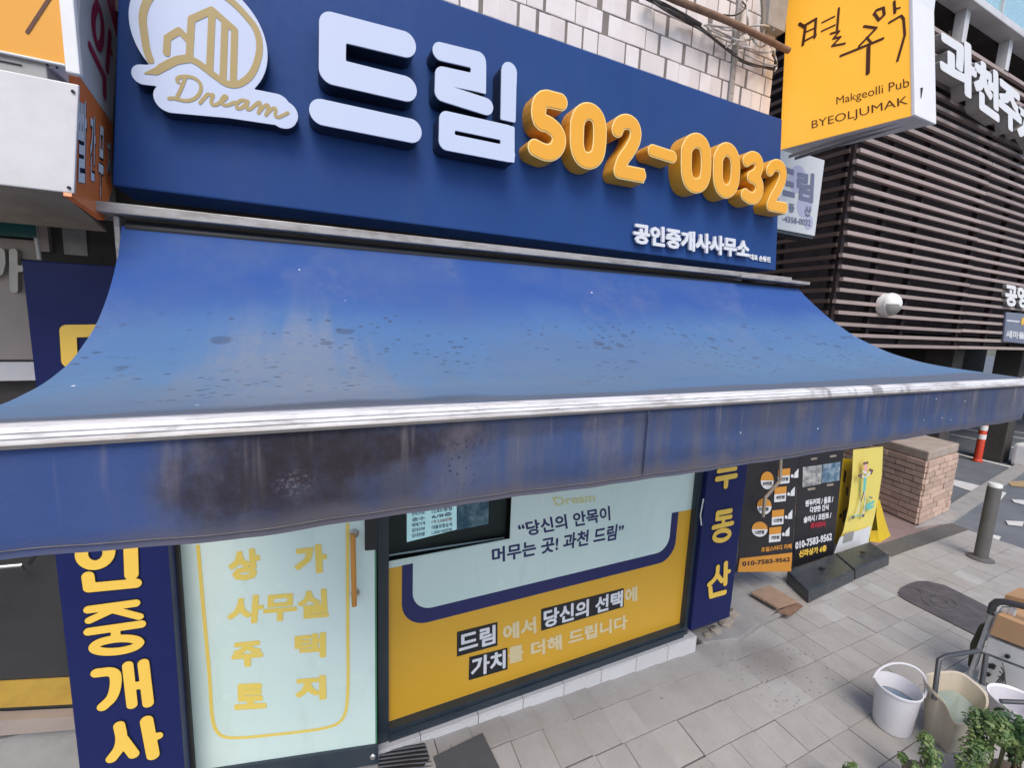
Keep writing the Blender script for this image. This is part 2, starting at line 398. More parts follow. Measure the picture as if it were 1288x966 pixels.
c = t.mix(t.math('MULTIPLY', edge, .7), c, (.125, .132, .155))
weave = t.math('ADD', t.math('MULTIPLY', t.noise(260, 2), .06), t.math('ADD', t.noise(3.2, 3, .5, t.scl(1, .45, 1)), t.math('MULTIPLY', t.noise(18, 4), .12)))
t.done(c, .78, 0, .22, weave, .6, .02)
t = NT('awning_valance'); P = t.xyz()
c = t.mix(t.ramp(t.noise(2.0, 4, .6, t.scl(1.3, 1, .5)), .38, .66), (.046, .078, .185), (.092, .102, .148))
st = t.ramp(t.noise(3, 6, .65, t.scl(5, 1, .35)), .42, .68); c = t.mix(t.math('MULTIPLY', st, .55), c, (.12, .12, .14))
brown = (.028, .021, .025)
sg = t.math('MULTIPLY', t.ramp(t.noise(11, 6, .72, t.scl(1, 1, .55)), .26, .56, .55, 1), t.ramp(t.noise(70, 4, .75), .25, .65, .8, 1))
for bx, bz, rx, rz, k in ((-.06, 2.02, .12, .06, .9), (.06, 2.035, .12, .045, .9), (.20, 2.035, .10, .032, .85), (-.04, 1.97, .10, .05, .6), (.10, 1.975, .10, .04, .5), (-.13, 1.985, .05, .05, .45), (.02, 1.93, .14, .03, .4), (.45, 2.05, .2, .02, .45), (1.0, 2.04, .35, .04, .30), (1.75, 2.03, .45, .05, .28), (2.4, 2.02, .25, .06, .25), (.7, 1.94, .4, .03, .30)):
    c = t.mix(t.math('MULTIPLY', t.math('MULTIPLY', t.blob((bx, .73, bz), (rx, 2, rz), .6, .75, 16), sg), k), c, brown)
c = t.mix(t.math('MULTIPLY', t.ramp(t.noise(7, 5, .7, t.scl(1, 1, .6)), .52, .74), .45), c, (.17, .15, .17))
hem = t.ramp(t.math('ADD', P[2], t.math('MULTIPLY', t.math('SUBTRACT', t.noise(8, 4), .5), .04)), 1.915, 1.95, 1, 0)
c = t.mix(t.math('MULTIPLY', t.ramp(t.math('ADD', P[0], t.math('MULTIPLY', t.math('SUBTRACT', t.noise(9, 4), .5), .12)), -.22, -.14, 1, 0), .8), c, (.034, .072, .225))
c = t.mix(t.math('MULTIPLY', hem, .6), c, (.13, .115, .12))
rain = t.math('MULTIPLY', t.ramp(t.noise(26, 3, .6, t.scl(1, 1, .06)), .56, .72), t.ramp(P[2], 1.94, 2.06)); c = t.mix(t.math('MULTIPLY', rain, .45), c, (.24, .215, .22))
mo = t.math('MULTIPLY', t.ramp(t.math('ADD', t.vor(90), t.math('MULTIPLY', t.noise(60), .3)), .3, .4, 1, 0), t.blob((.255, .73, 1.99), (.035, 2, .05), .4, .4)); c = t.mix(t.math('MULTIPLY', mo, .8), c, (.02, .022, .05))
wsp = t.math('MULTIPLY', t.ramp(t.vor(20), .045, .06, 1, 0), t.ramp(t.noise(5, 2), .53, .6)); c = t.mix(wsp, c, (.55, .56, .60))
bl = t.math('MULTIPLY', t.blob((-.02, .73, 1.985), (.022, 2, .016), .8, .6, 60), t.ramp(t.noise(150, 3, .8), .5, .62)); c = t.mix(t.math('MULTIPLY', bl, .3), c, (.3, .28, .33))
t.done(c, .8, 0, .2, t.math('ADD', t.math('MULTIPLY', t.noise(260, 2), .06), t.math('ADD', t.noise(5, 3, .5, t.scl(1, 1, .25)), t.math('MULTIPLY', t.noise(22, 4), .15))), .6, .014)
t = NT('rail_metal'); c = t.mix(t.ramp(t.noise(6, 6, .75, t.scl(1, 8, 8)), .42, .7), (.70, .70, .72), (.40, .38, .37))
P = t.xyz(); blk = t.math('MULTIPLY', t.ramp(t.noise(16, 3, .5, t.scl(1, .1, .1)), .5, .58), t.math('MULTIPLY', t.ramp(P[0], 1.15, 1.35), t.ramp(P[0], 1.7, 1.95, 1, 0)))
c = t.mix(t.math('MULTIPLY', blk, .65), c, (.14, .14, .15)); c = t.mix(t.math('MULTIPLY', t.ramp(t.noise(10, 6, .7, t.scl(1.5, 6, 12)), .55, .72), .7), c, (.12, .085, .06))
c = t.mix(t.math('MULTIPLY', t.ramp(t.math('ADD', P[2], t.math('MULTIPLY', t.noise(14, 5, .7, t.scl(1, 4, 4)), .012)), 2.078, 2.090, 1, 0), .75), c, (.20, .165, .135))
t.done(c, .5, .05, .4, t.noise(60, 4), .2, .001)
plain('bar_metal', (.42, .40, .385), .5, .7, 12, metal=.2, dirtcol=(.16, .13, .11), stretch=(1, 4, 4))
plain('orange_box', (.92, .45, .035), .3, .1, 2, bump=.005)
b = MATS['orange_box'].node_tree.nodes['Principled BSDF']; b.inputs['Emission Color'].default_value = (1, .50, .06, 1); b.inputs['Emission Strength'].default_value = .36  # mild glow added to brighten the pub sign face
plain('orange_box_front', (.80, .36, .035), .3, .1, 2, bump=.005)
plain('box_white', (.68, .665, .67), .4, .5, 3, dirtcol=(.40, .37, .355))
plain('box_grey', (.36, .35, .34), .5, .5, 8, dirtcol=(.17, .14, .12))
plain('soffit', (.30, .26, .21), .7, .6, 5, dirtcol=(.13, .10, .075))
plain('red_orange', (.86, .23, .065), .35, .15)
plain('crimson', (.42, .035, .095), .4, .15)
plain('brown_ink', (.10, .028, .010), .5, .1)
plain('teal', (.012, .10, .10), .4, .3)
plain('stone', (.36, .30, .265), .5, .55, 4, dirtcol=(.25, .21, .195))
plain('silver_letter', (.45, .42, .39), .4, .3, metal=.3)
plain('lobby_glass', (.036, .038, .040), .08, .8, 2.5, spec=.6, bump=0)
plain('tactile', (.50, .31, .05), .6, .4, 12)
t = NT('paver'); r = t.rnd; n = t.noise(7, 5, .65)
c = t.mix(r, (.355, .340, .325), (.405, .390, .372)); c = t.mix(t.ramp(r, .955, .985), c, (.43, .425, .415)); c = t.mix(t.math('MULTIPLY', t.ramp(n, .4, .75), .38), c, (.26, .245, .235))
c = t.mix(t.math('MULTIPLY', t.ramp(t.noise(180, 3, .7), .45, .75), .3), c, (.21, .205, .20))
sc = t.math('MULTIPLY', t.ramp(t.math('ADD', t.vor(26), t.math('MULTIPLY', t.noise(40, 3), .4)), .30, .42, 1, 0), t.blob((2.85, 1.62, 0), (.42, .30, 1), .5, .5, 6)); c = t.mix(t.math('MULTIPLY', sc, .7), c, (.085, .075, .068))
c = t.mix(t.math('MULTIPLY', t.blob((2.85, 1.72, 0), (.20, .16, 1), .6, .6, 7), .55), c, (.17, .15, .135))
c = t.mix(t.math('MULTIPLY', t.ramp(t.noise(2.3, 4), .5, .75), .3), c, (.27, .26, .25))
gum = t.math('MULTIPLY', t.ramp(t.math('ADD', t.vor(7.5), t.math('MULTIPLY', t.noise(60, 3), .05)), .075, .10, 1, 0), t.ramp(t.noise(3.7, 2), .48, .54)); c = t.mix(t.math('MULTIPLY', gum, .6), c, (.13, .125, .12))
c = t.mix(t.math('MULTIPLY', t.ramp(t.noise(1.3, 4, .6), .45, .7), .4), c, (.29, .262, .232))
c = t.mix(t.math('MULTIPLY', t.ramp(t.noise(38, 5, .8), .58, .72), .4), c, (.20, .19, .18))
t.done(c, .82, 0, .3, t.math('ADD', t.noise(90, 4, .7), t.noise(14, 4)), .4, .003)
plain('joint_sand', (.115, .11, .105), .95, .5, 20)
t = NT('asphalt'); c = t.mix(t.ramp(t.noise(2, 5, .65), .35, .7), (.135, .150, .170), (.185, .200, .222)); c = t.mix(t.math('MULTIPLY', t.noise(160, 3, .7), .4), c, (.10, .105, .115))
t.done(c, .85, 0, .3, t.noise(120, 4, .7), .5, .004)
plain('concrete', (.34, .33, .315), .85, .5, 6, dirtcol=(.20, .185, .175), bump=.2)
plain('road_white', (.68, .68, .67), .6, .5, 9, dirtcol=(.36, .36, .36))
plain('red_paving', (.27, .19, .175), .85, .5, 5, dirtcol=(.17, .125, .12), bump=.2)
plain('brick', (.64, .46, .37), .85, .45, 9, dirtcol=(.46, .30, .22), bump=.25, rv=.55)
plain('mortar', (.42, .34, .28), .9, .4)
plain('slat_wood', (.44, .345, .315), .6, .55, 7, dirtcol=(.26, .195, .185), rv=.5, stretch=(.4, 4, 4))
plain('slat_wood_dark', (.10, .065, .055), .65, .5, 7, rv=.4)
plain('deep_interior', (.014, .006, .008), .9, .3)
plain('white_paint', (.80, .80, .80), .4, .2, 8, dirtcol=(.58, .56, .54))
plain('lamp_grey', (.30, .30, .285), .35, .2)
plain('black_banner', (.014, .013, .017), .45, .2)
plain('banner_orange', (.60, .26, .035), .5, .15)
plain('banner_yellow', (.74, .62, .15), .5, .2, 4)
plain('banner_yellow_deep', (.72, .50, .02), .5, .3, 7)
plain('banner_white', (.66, .68, .70), .5, .15)
plain('banner_red', (.45, .02, .05), .5, .1)
plain('banner_cyan', (.12, .50, .48), .5, .15)
plain('banner_pink', (.75, .42, .38), .5, .1)
plain('photo_grey', (.16, .17, .18), .4, .95, 16, dirtcol=(.66, .66, .62)); plain('photo_blue', (.05, .12, .20), .4, .9, 14, dirtcol=(.42, .50, .55))
plain('base_black', (.035, .042, .050), .28, .35, 8, dirtcol=(.085, .085, .085))
plain('wood_board', (.34, .235, .165), .7, .5, 9, dirtcol=(.17, .11, .08), stretch=(1, 5, 1))
plain('rubble', (.36, .31, .26), .9, .5, 14, dirtcol=(.18, .16, .14), bump=.3)
plain('bollard_grey', (.105, .10, .095), .5, .35, 9, dirtcol=(.17, .16, .15))
plain('post_red', (.62, .055, .022), .4, .3); plain('reflector', (.80, .80, .78), .3, .1)
plain('cover_steel', (.085, .075, .082), .6, .5, 12, dirtcol=(.15, .14, .14), bump=.3)
plain('bucket_white', (.70, .69, .73), .35, .2, 5, bump=.01, dirtcol=(.62, .60, .60))
plain('bucket_beige', (.56, .49, .38), .4, .35, 6, bump=.02, dirtcol=(.38, .32, .25))
plain('grey_plastic', (.06, .062, .07), .4, .2)
t = NT('bucket_water'); t.done(t.mix(t.noise(4, 3), (.10, .15, .21), (.15, .20, .26)), .06, 0, .5, t.noise(14, 2), .08, .002)
t = NT('murky_water'); t.done(t.mix(t.noise(4, 3), (.22, .27, .24), (.28, .32, .28)), .08, 0, .5, t.noise(14, 2), .08, .002)
plain('cardboard', (.50, .30, .16), .75, .25, 8, dirtcol=(.36, .21, .11))
plain('machine_white', (.66, .66, .65), .4, .3, 9)
plain('cable_white', (.60, .57, .54), .5, .4, 30, dirtcol=(.30, .26, .23)); plain('cable_dark', (.055, .046, .042), .6, .4, 20)
plain('rust_pipe', (.26, .155, .105), .75, .7, 14, dirtcol=(.10, .055, .035), bump=.2)
plain('red_tape', (.45, .03, .08), .5, .3); plain('ochre_paint', (.42, .30, .16), .8, .4)
plain('screen_glow', (.45, .60, .66), .3, .1)
b = MATS['screen_glow'].node_tree.nodes['Principled BSDF']; b.inputs['Emission Color'].default_value = (.5, .72, .8, 1); b.inputs['Emission Strength'].default_value = .35
t = NT('leaf'); n = t.noise(16, 2)
c = t.mix(t.ramp(n, .35, .65), (.045, .105, .028), (.14, .20, .062)); c = t.mix(t.ramp(t.noise(70, 2), .5, .7), c, (.22, .26, .10))
t.done(c, .5, 0, .4)
t.b.inputs['Subsurface Weight'].default_value = 0
t = NT('leaf_dark'); t.done(t.mix(t.ramp(t.noise(16, 2), .35, .65), (.030, .080, .028), (.08, .15, .05)), .5, 0, .4)
plain('stem', (.10, .10, .04), .7); plain('pot_clay', (.14, .10, .085), .8, .4)
t = NT('clear_glass'); t.b.inputs['Base Color'].default_value = (.8, .9, .88, 1); t.b.inputs['Transmission Weight'].default_value = 1; t.b.inputs['Roughness'].default_value = .02; t.b.inputs['IOR'].default_value = 1.1
t = NT('canopy_glass'); t.b.inputs['Base Color'].default_value = (.72, .92, .92, 1); t.b.inputs['Transmission Weight'].default_value = .75; t.b.inputs['Roughness'].default_value = .12; t.b.inputs['IOR'].default_value = 1.1

# ================================================================== the ground
YG, YP, YS, YLET = 2.0, 1.93, 1.80, 1.72      # window plane, pilaster panels, fascia face, channel-letter faces
structure('ground', MB().box((-60, -60, -.30), (90, 60, -.036)), 'asphalt')
pav = MB().prism([(-4, -3, -.012), (6.55, -3, -.012), (6.75, .2, -.012), (7.05, 1.35, -.012), (7.2, 2.36, -.012), (6.3, 2.75, -.012), (6.2, 4.2, -.012), (2.9, 4.2, -.012), (2.75, 1.98, -.012), (-4, 1.98, -.012)], (0, 0, -.02))
pavement = structure('pavement', pav, 'joint_sand')
# pavers, about 19 x 20 cm, each with its own edges
PX, PYS = .187, .2
def gz(x, y):                                      # the paving rises a little towards the sill on the left
    k = max(0., min(1., (y-1.15)/.72)); k = k*k*(3-2*k); return max(0., .042+.042*(2.4-x))*k*max(0., min(1., (3.1-x)/.5))
pm = [MB().box((-.0920, -.0985, -.2), (.0920, .0985, 0)).mesh('paver', bevel=.0022) for _ in range(3)]
for m in pm: m.materials.append(MATS['paver'])
cells = []
def inside_pav(x, y):
    if y > 1.985 and (x < 2.78 or y > 2.62 or (y > 2.27 and x > 5.4)): return False
    return x < float(np.interp(y, [-3, .2, 1.35, 2.36], [6.46, 6.64, 6.94, 7.10]))
for j in range(-14, 32):
    yc = 1.88-PYS*(j-2)
    for i in range(-14, 42):
        xc = .27+PX*i+.012*math.sin(j*1.7)
        if not inside_pav(xc, yc): continue
        u, v, dd = proj((xc, yc, 0))
        vis = dd > .1 and -60 < u < 1350 and 690 < v < 1040
        cells.append((vis, math.dist((xc, yc), (0, 0)), xc, yc))
cells.sort(key=lambda c: (not c[0], c[1]))
far = MB()
for k, (vis, d, x, y) in enumerate(cells):
    dz = random.uniform(-.0013, .0013)
    if k < 296 and vis:
        o = piece('paver', pm[k % 3], pavement, (x+random.uniform(-.002, .002), y+random.uniform(-.002, .002), dz+gz(x, y)), rot=(math.atan((gz(x, y+.05)-gz(x, y-.05))/.1)+random.gauss(0, .004), random.gauss(0, .004), random.gauss(0, .003)))
    else: far.box((x-.0920, y-.0985, -.05+dz), (x+.0920, y+.0985, dz-.001))
o = part('outer_pavers', far, 'paver', pavement, kind='stuff')
# reddish paved apron by the brick wall end, kerb strip, carriageway, car-park floor and paint
structure('paved_apron', MB().prism([(5.35, 2.385, -.004), (7.06, 2.385, -.004), (7.10, 2.42, -.004), (6.66, 2.47, -.004), (6.95, 3.4, -.004), (5.5, 3.4, -.004)], (0, 0, -.05)), 'red_paving')
ks = [onZ(p, .004) for p in ((1150, 664), (1196, 657), (1300, 584), (1300, 570), (1205, 628))]
structure('kerb_strip', MB().prism(list(reversed(ks)), (0, 0, -.06)), 'concrete')
structure('road', MB().prism([(6.5, -8, -.03), (60, -8, -.03), (60, 3.2, -.03), (7.2, 3.2, -.03), (7.0, 2.36, -.03)], (0, 0, -.004)), 'asphalt')
structure('car_park_floor', MB().prism([(7.0, 2.7, -.024), (40, 3.1, -.024), (40, 30, -.024), (5.0, 30, -.024), (5.0, 4.3, -.024), (6.9, 4.2, -.024)], (0, 0, -.004)), 'asphalt')
for lab, q, col in (('thick worn white line across the car park entrance', ((1182, 599), (1186, 606), (1258, 630), (1266, 620), (1250, 615)), 'road_white'),
             ('short white dash on the road nearest the bollard', ((1243, 671), (1246, 680), (1256, 681), (1259, 675)), 'road_white'),
             ('short white dash on the road at the frame edge above the other', ((1265, 655), (1268, 660), (1286, 662), (1288, 656)), 'road_white'),
             ('white road marking end under the kerb strip', ((1272, 628), (1276, 632), (1300, 638), (1300, 630)), 'road_white'),
             ('faded ochre paint patch on the car park floor', ((1268, 606), (1272, 611), (1300, 614), (1300, 604)), 'ochre_paint')):
    P = [onZ(p, -.016) for p in q]
    o = single('road_marking', sheet(list(reversed(P)), .003, (0, 0, 1)), col, lab, 'road marking', P[0], 'paint on the road and car park floor')
for k, (a, b, lab) in enumerate((((1184, 566), (1290, 592), 'nearest thin white bay line'), ((1196, 546), (1290, 566), 'second thin white bay line'), ((1205, 538), (1290, 552), 'third thin white bay line'), ((1240, 538), (1290, 545), 'farthest thin white bay line'))):
    A, B = onZ(a, -.014), onZ(b, -.014); n = (B-A).normalized().cross(Vector((0, 0, 1)))*.06
    single('bay_line', sheet([A-n, A+n, B+n, B-n], .003, (0, 0, 1)), 'road_white', lab+' on the dark car park floor', 'road marking', A, 'bay lines on the car park floor')

# ================================================================== shop building: wall, tiles, shop front
XR = 2.62
shop = thing('shop_building', 'shop building with white tiled upper wall and a glazed ground floor', 'building', (1., 2.2, 0))
wall = MB()
wall.box((-.80, 2.075, 2.05), (XR, 2.6, 7)).box((-.80, 2.26, 0), (XR, 2.6, 2.05)).box((2.30, 2.02, .12), (2.72, 2.26, 2.05)).box((-.80, 2.02, -.1), (-.47, 2.26, 2.05))
wall.box((XR-.3, 2.6, 0), (XR, 7, 7))
wallp = part('wall', wall, 'dark_wall', shop)
part('grout_bed', MB().box((-.79, 2.0155, 3.20), (XR-.006, 2.075, 6.0)), 'grout', shop)
# white wall tiles: courses measured from the photograph
def tile_mesh(wd, hh):
    m = MB().box((-wd/2, 2.012, -hh/2), (wd/2, 2.05, hh/2)).mesh('tile', bevel=.004); m.materials.append(MATS['wall_tile']); return m
TWD, THH = .087, .101
full = tile_mesh(TWD-.0055, THH-.0055); half = tile_mesh(TWD*.47, THH-.0055)
xjoint = onY((926, 60), YG).x
cnt = 0
for j in range(26):
    zc = 3.30+j*THH+.01
    off = (j % 2)*TWD*.5
    x = xjoint-.02-TWD/2-off
    if off: piece('tile', half, shop, (xjoint-.02-TWD*.23, 0, zc)) if proj((xjoint, YG, zc))[1] > -30 else None
    while x > .2:
        u, v, d = proj((x, YG, zc))
        if -25 < v and u > 470: piece('tile', full, shop, (x, random.uniform(-.0015, .0015), zc), rot=(0, 0, random.gauss(0, .004))); cnt += 1
        x -= TWD
    x = xjoint+.025+TWD/2-off*.6
    while x < XR-TWD*.5:
        u, v, d = proj((x, YG, zc))
        if -25 < v: piece('tile', full, shop, (x, 0, zc), rot=(0, 0, random.gauss(0, .004)))
        x += TWD
    if proj((x, YG, zc))[1] > -25:
        wl = XR-.004-(x-TWD/2)
        if wl > .03: piece('tile', full, shop, ((x-TWD/2+XR)/2, 0, zc), scale=((wl-.0055)/(TWD-.0055), 1, 1))
part('corner_strip', MB().box((xjoint-.016, 2.0, 3.2), (xjoint+.020, 2.04, 6)).mesh(bevel=.004), 'bar_metal', shop)
# sill of white tiles
zs = onY((877, 800), YP).z
js = [onY((x, 850), YP).x for x in (602, 658.5, 710, 757, 801, 841)]
# recompute the joint positions along the sill's own line
A, B = onY((560, 916), YP), onY((877, 800), YP); zs = (A.z+B.z)/2
jx = []
for x in (602, 658.5, 710, 757, 801, 841):
    yy = 916+(x-560)*(800-916)/(877-560); jx.append(onY((x, yy), YP).x)
jx = [jx[0]-.62, jx[0]-.31, *jx, onY((877, 800), YP).x]
part('sill_bed', MB().box((jx[0]-.02, YP+.012, -.05), (jx[-1]-.004, 2.12, zs-.012)), 'grout', shop)
for a, b in zip(jx[:-1], jx[1:]):
    part('sill_top_tile', MB().box((a+.002, YP+.0, zs-.011), (b-.002, YG+.03, zs)).mesh(bevel=.0015), 'sill_tile', shop)
    part('sill_face_tile', MB().box((a+.002, YP, -.04), (b-.002, YP+.011, zs-.014)).mesh(bevel=.0015), 'sill_tile', shop)
part('sill_end_tile', MB().box((jx[-1]-.003, YP+.013, -.04), (jx[-1]+.006, 2.02, zs-.014)), 'sill_tile', shop)
# window: frame, films, lettering
Z4 = zm(460, 580, 2.841)
def W(a, b): return Z4([(a, b)])[0]
wx0, wx1 = onY(W(78, 700), YG).x, onY(W(1140, 400), YG).x
wzb = (onY(W(75, 932), YG).z+onY(W(1130, 580), YG).z)/2; wzt = 2.02
win = part('window', MB().box((wx0-.05, YG-.035, zs+.001), (wx0, YG+.06, wzt)).box((wx1, YG-.03, zs+.001), (wx1+.05, YG+.06, wzt)).box((wx0, YG-.045, zs+.001), (wx1, YG+.06, wzb)).box((wx0-.05, YG-.03, wzt), (wx1+.05, YG+.06, wzt+.09)), 'frame_navy', shop)
win.data.transform(Matrix.Identity(4))
part('bottom_rail', MB().box((wx0+.001, YG-.058, zs+.03), (wx1-.001, YG-.046, wzb-.02)), 'frame_navy', win)
mx1 = onY(W(518, 200), YG).x; mzb = onY(W(300, 318), YG).z        # clear opening in front of the screen
part('mint_film', MB().box((mx1, YG, wzb), (wx1, YG+.006, wzt)).box((wx0, YG, wzb), (mx1, YG+.006, mzb)), 'mint_film', win)
part('clear_pane', MB().box((wx0, YG, mzb), (mx1-.001, YG+.005, wzt)), 'clear_glass', win)
oz = (onY(W(90, 382), YG).z+onY(W(1150, 176), YG).z)/2
part('orange_band', MB().box((wx0+.001, YG-.0008, wzb+.001), (wx1-.001, YG-.0004, oz)), 'orange_film', win)
nl, nr = onY(W(129, 480), YG).x, onY(W(1110, 260), YG).x; il, ir = onY(W(168, 440), YG).x, onY(W(1087, 250), YG).x
nzb = (onY(W(230, 588), YG).z+onY(W(700, 460), YG).z+onY(W(1030, 355), YG).z)/3; izb = (onY(W(260, 530), YG).z+onY(W(700, 415), YG).z+onY(W(1000, 325), YG).z)/3
def ubox(l, r, b, t_, rad, n=8):
    P = [(l, t_), (l, b+rad)]+[(l+rad-rad*math.cos(a), b+rad-rad*math.sin(a)) for a in np.linspace(0, math.pi/2, n)][1:]
    P += [(r-rad+rad*math.sin(a), b+rad-rad*math.cos(a)) for a in np.linspace(0, math.pi/2, n)]+[(r, t_)]; return P
def plate(P, y, t_=.0004): return MB().prism([(a, y, b) for a, b in P], (0, t_, 0))
part('navy_border', plate(ubox(nl, nr, nzb, oz+.002, .13), YG-.0013), 'navy_film', win)
ub_ = ubox(il, ir, izb, wzt-.001, .10); ub_ = [(mx1+.001, wzt-.001), (mx1+.001, mzb-.004), (il, mzb-.004)]+ub_[1:]
part('mint_inset', plate(ub_, YG-.0018), 'mint_film', win)
def wtext(body, quad, mat, bold=.02, y=YG-.0026, label=None): return part('lettering', text_px(body, Z4(quad), y, bold), mat, win, label)
wtext('“당신의 안목이', ((540, 222), (872, 160), (875, 212), (552, 275)), 'navy_film', .03)
wtext('머무는 곳! 과천 드림”', ((450, 312), (925, 220), (918, 278), (452, 368)), 'navy_film', .03)
wtext('드림', ((333, 618), (464, 585), (464, 652), (333, 690)), 'white_vinyl', .035, YG-.0036)
wtext('당신의 선택', ((636, 535), (920, 462), (918, 520), (636, 600)), 'white_vinyl', .035, YG-.0036)
wtext('가치', ((378, 705), (500, 675), (500, 740), (376, 778)), 'white_vinyl', .035, YG-.0036)
wtext('에서', ((490, 588), (608, 555), (610, 615), (490, 648)), 'faded_white', .04)
wtext('에', ((926, 455), (970, 447), (970, 500), (926, 512)), 'faded_white', .04)
wtext('를', ((508, 668), (564, 655), (564, 712), (508, 728)), 'faded_white', .034)
wtext('더해', ((590, 648), (700, 618), (702, 672), (590, 705)), 'faded_white', .04)
wtext('드립니다', ((724, 608), (935, 548), (935, 600), (724, 660)), 'faded_white', .04)
wtext('Dream', ((665, 130), (820, 112), (820, 145), (680, 160)), 'ghost_yellow', .02)
for q in (((326, 612), (471, 576), (471, 660), (326, 700)), ((627, 530), (922, 455), (922, 522), (627, 608)), ((370, 702), (507, 668), (507, 745), (368, 785))):
    P = [onY(p, YG-.0030) for p in Z4(q)]; part('black_label', MB().prism(list(reversed(P)), (0, .0004, 0)), 'frame_dark', win)
# door: hinged left, right edge swung a little outwards
dl, dr = Vector((-.497, 2.055, 0)), Vector((.262, 1.875, 0)); du = (dr-dl).normalized(); dn = Vector((du.y, -du.x, 0))
def onD(p, off=0.):
    d = Vector(ray(p)); o_ = Vector((0, 0, CAMZ)); q0 = dl+dn*off; return o_+d*((q0-o_).dot(dn)/d.dot(dn))
ZD = zm(200, 640, 2.963)
def D(a, b, off=0.): return onD(ZD([(a, b)])[0], off)
dzb = (D(125, 963).z+D(800, 893).z)/2
dX0, dX1 = dl, D(805, 500); dX1 = Vector((dX1.x, dX1.y, 0))
def dpan(p0, p1, z0, z1, o0, o1):
    b = MB(); a0, a1 = p0+dn*o0, p1+dn*o0
    return b.prism([(a0.x, a0.y, z0), (a1.x, a1.y, z0), (a1.x, a1.y, z1), (a0.x, a0.y, z1)], dn*(o1-o0))
door = part('door', dpan(dX0, dX1, dzb+.001, 2.05, 0, -.012), 'mint_film', shop, 'pale mint filmed glass door standing slightly open')
part('glass_edge', dpan(dX1+du*.0005, dX1+du*.007, dzb+.001, 2.05, -.001, -.011), 'green_glass_edge', door)
part('bottom_rail', dpan(dX0, dX1+du*.012, dzb-.10, dzb, .012, -.024).mesh(bevel=.004), 'frame_navy', door)
bq = D(797, 925, .012)
part('lock_bolt', MB().lathe((0, 0, 0), [(.014, 0), (.014, .004), (.010, .008), (.004, .008)], 20).mesh(smooth=.6), 'steel', door)
lk = door.children[-1]; lk.data.transform(Matrix.Translation(rootloc(door)));  # back to build space
lk.data.transform(Matrix.Translation(bq-rootloc(door)) @ dn.to_track_quat('Z', 'Y').to_matrix().to_4x4())
part('patch_fitting', dpan(Vector((*D(768, 120).xy, 0)), dX1+du*.012, D(790, 150).z, D(790, 20).z+.06, .014, -.026).mesh(bevel=.003), 'frame_dark', door)
part('hinge_stile', dpan(dX0-du*.03, dX0-du*.002, 0.02, 2.05, .004, -.03), 'frame_dark', door)
hx = D(725, 220); h0, h1 = D(722, 95, .05), D(728, 362, .05)
hb = MB().tube([h0, h1], .011, 12)
part('handle', hb.mesh(smooth=.8), 'handle_wood', door)
for zz in (h0.z-.02, h1.z+.03):
    q = Vector((h0.x, h0.y, zz)); part('handle_mount', MB().tube([q-dn*.05, q], .009, 12).tube([q-dn*.05, q-dn*.045], .02, 16).mesh(smooth=.8), 'steel', door)
ui = [D(a, b, .0015) for a, b in ((145, 140), (170, 430), (190, 640), (196, 780), (215, 840), (262, 860), (450, 842), (630, 820), (690, 790), (706, 700), (703, 430), (703, 60))]
def dplane(P): return [((p-dl).dot(du), p.z) for p in P]
def dmesh(shapes, off, h=.003, grow=0.):
    m = fill(outlines(shapes, h, grow), 0)
    for v in m.vertices: v.co = dl+du*v.co.x+Vector((0, 0, v.co.y))+dn*off
    return m
def smoothp(P, n=2):
    for _ in range(n):
        Q = [P[0]]
        for a, b in zip(P[:-1], P[1:]): Q += [(a[0]*.75+b[0]*.25, a[1]*.75+b[1]*.25), (a[0]*.25+b[0]*.75, a[1]*.25+b[1]*.75)]
        P = Q+[P[-1]]
    return P
part('line_border', dmesh([('s', smoothp(dplane(ui)), .014)], .0015), 'faded_yellow', door)
for body, q in (('상', ((262, 158), (372, 145), (385, 262), (255, 272))), ('가', ((505, 140), (622, 130), (630, 238), (505, 248))), ('사무실', ((262, 330), (628, 298), (634, 405), (250, 436))),
                ('주', ((270, 502), (385, 490), (390, 585), (270, 595))), ('택', ((505, 470), (622, 460), (622, 555), (505, 562))), ('토', ((280, 655), (395, 650), (402, 745), (280, 752))), ('지', ((508, 628), (622, 620), (624, 712), (508, 722)))):
    part('lettering', text_quad(body, *[D(a, b, .002) for a, b in q], bold=.042 if body in '택사무실' else .058), 'faded_yellow', door)
# monitor standing behind the clear part of the window
mon = thing('display_screen', 'black framed display screen showing property listings, inside the window', 'screen', (.6, 2.05, 1.2))
yb = 2.045
ax, bx = wx0-.3, onY(W(503, 240), yb).x; az = (onY(W(300, 300), yb).z)
part('casing', MB().box((ax, yb, az), (bx, yb+.05, 2.4)).mesh(bevel=.004), 'frame_dark', mon)
def M_(q): return [onY(p, yb-.003) for p in Z4(q)]
def mplate(q, mat, name, y=0.002): part(name, MB().prism(list(reversed(M_(q))), (0, y, 0)), mat, mon)
mplate(((147, 150), (325, 120), (325, 245), (147, 290)), 'screen_glow', 'listing_table'); mplate(((327, 120), (440, 100), (438, 225), (327, 247)), 'photo_blue', 'room_photograph')
mplate(((60, 338), (495, 272), (495, 277), (60, 344)), 'white_vinyl', 'bezel_line')
for k, (a, b_) in enumerate((('면적(전용)', '12.83/평형'), ('층수', '6/8층'), ('매매가격', '1억 5,500만원'), ('임대여부', '대출포함승계'), ('임대현황', '1,500/140만원'))):
    y0 = 182+k*19
    part('listing_text', text_quad(a, *[onY(p, yb-.006) for p in Z4(((165, y0+3), (212, y0-5), (212, y0+9), (165, y0+17)))], bold=.02), 'navy_film', mon)
    part('listing_text', text_quad(b_, *[onY(p, yb-.006) for p in Z4(((236, y0-8), (308, y0-20), (308, y0-6), (236, y0+6)))], bold=.02), 'navy_film' if k != 2 else 'banner_red', mon)

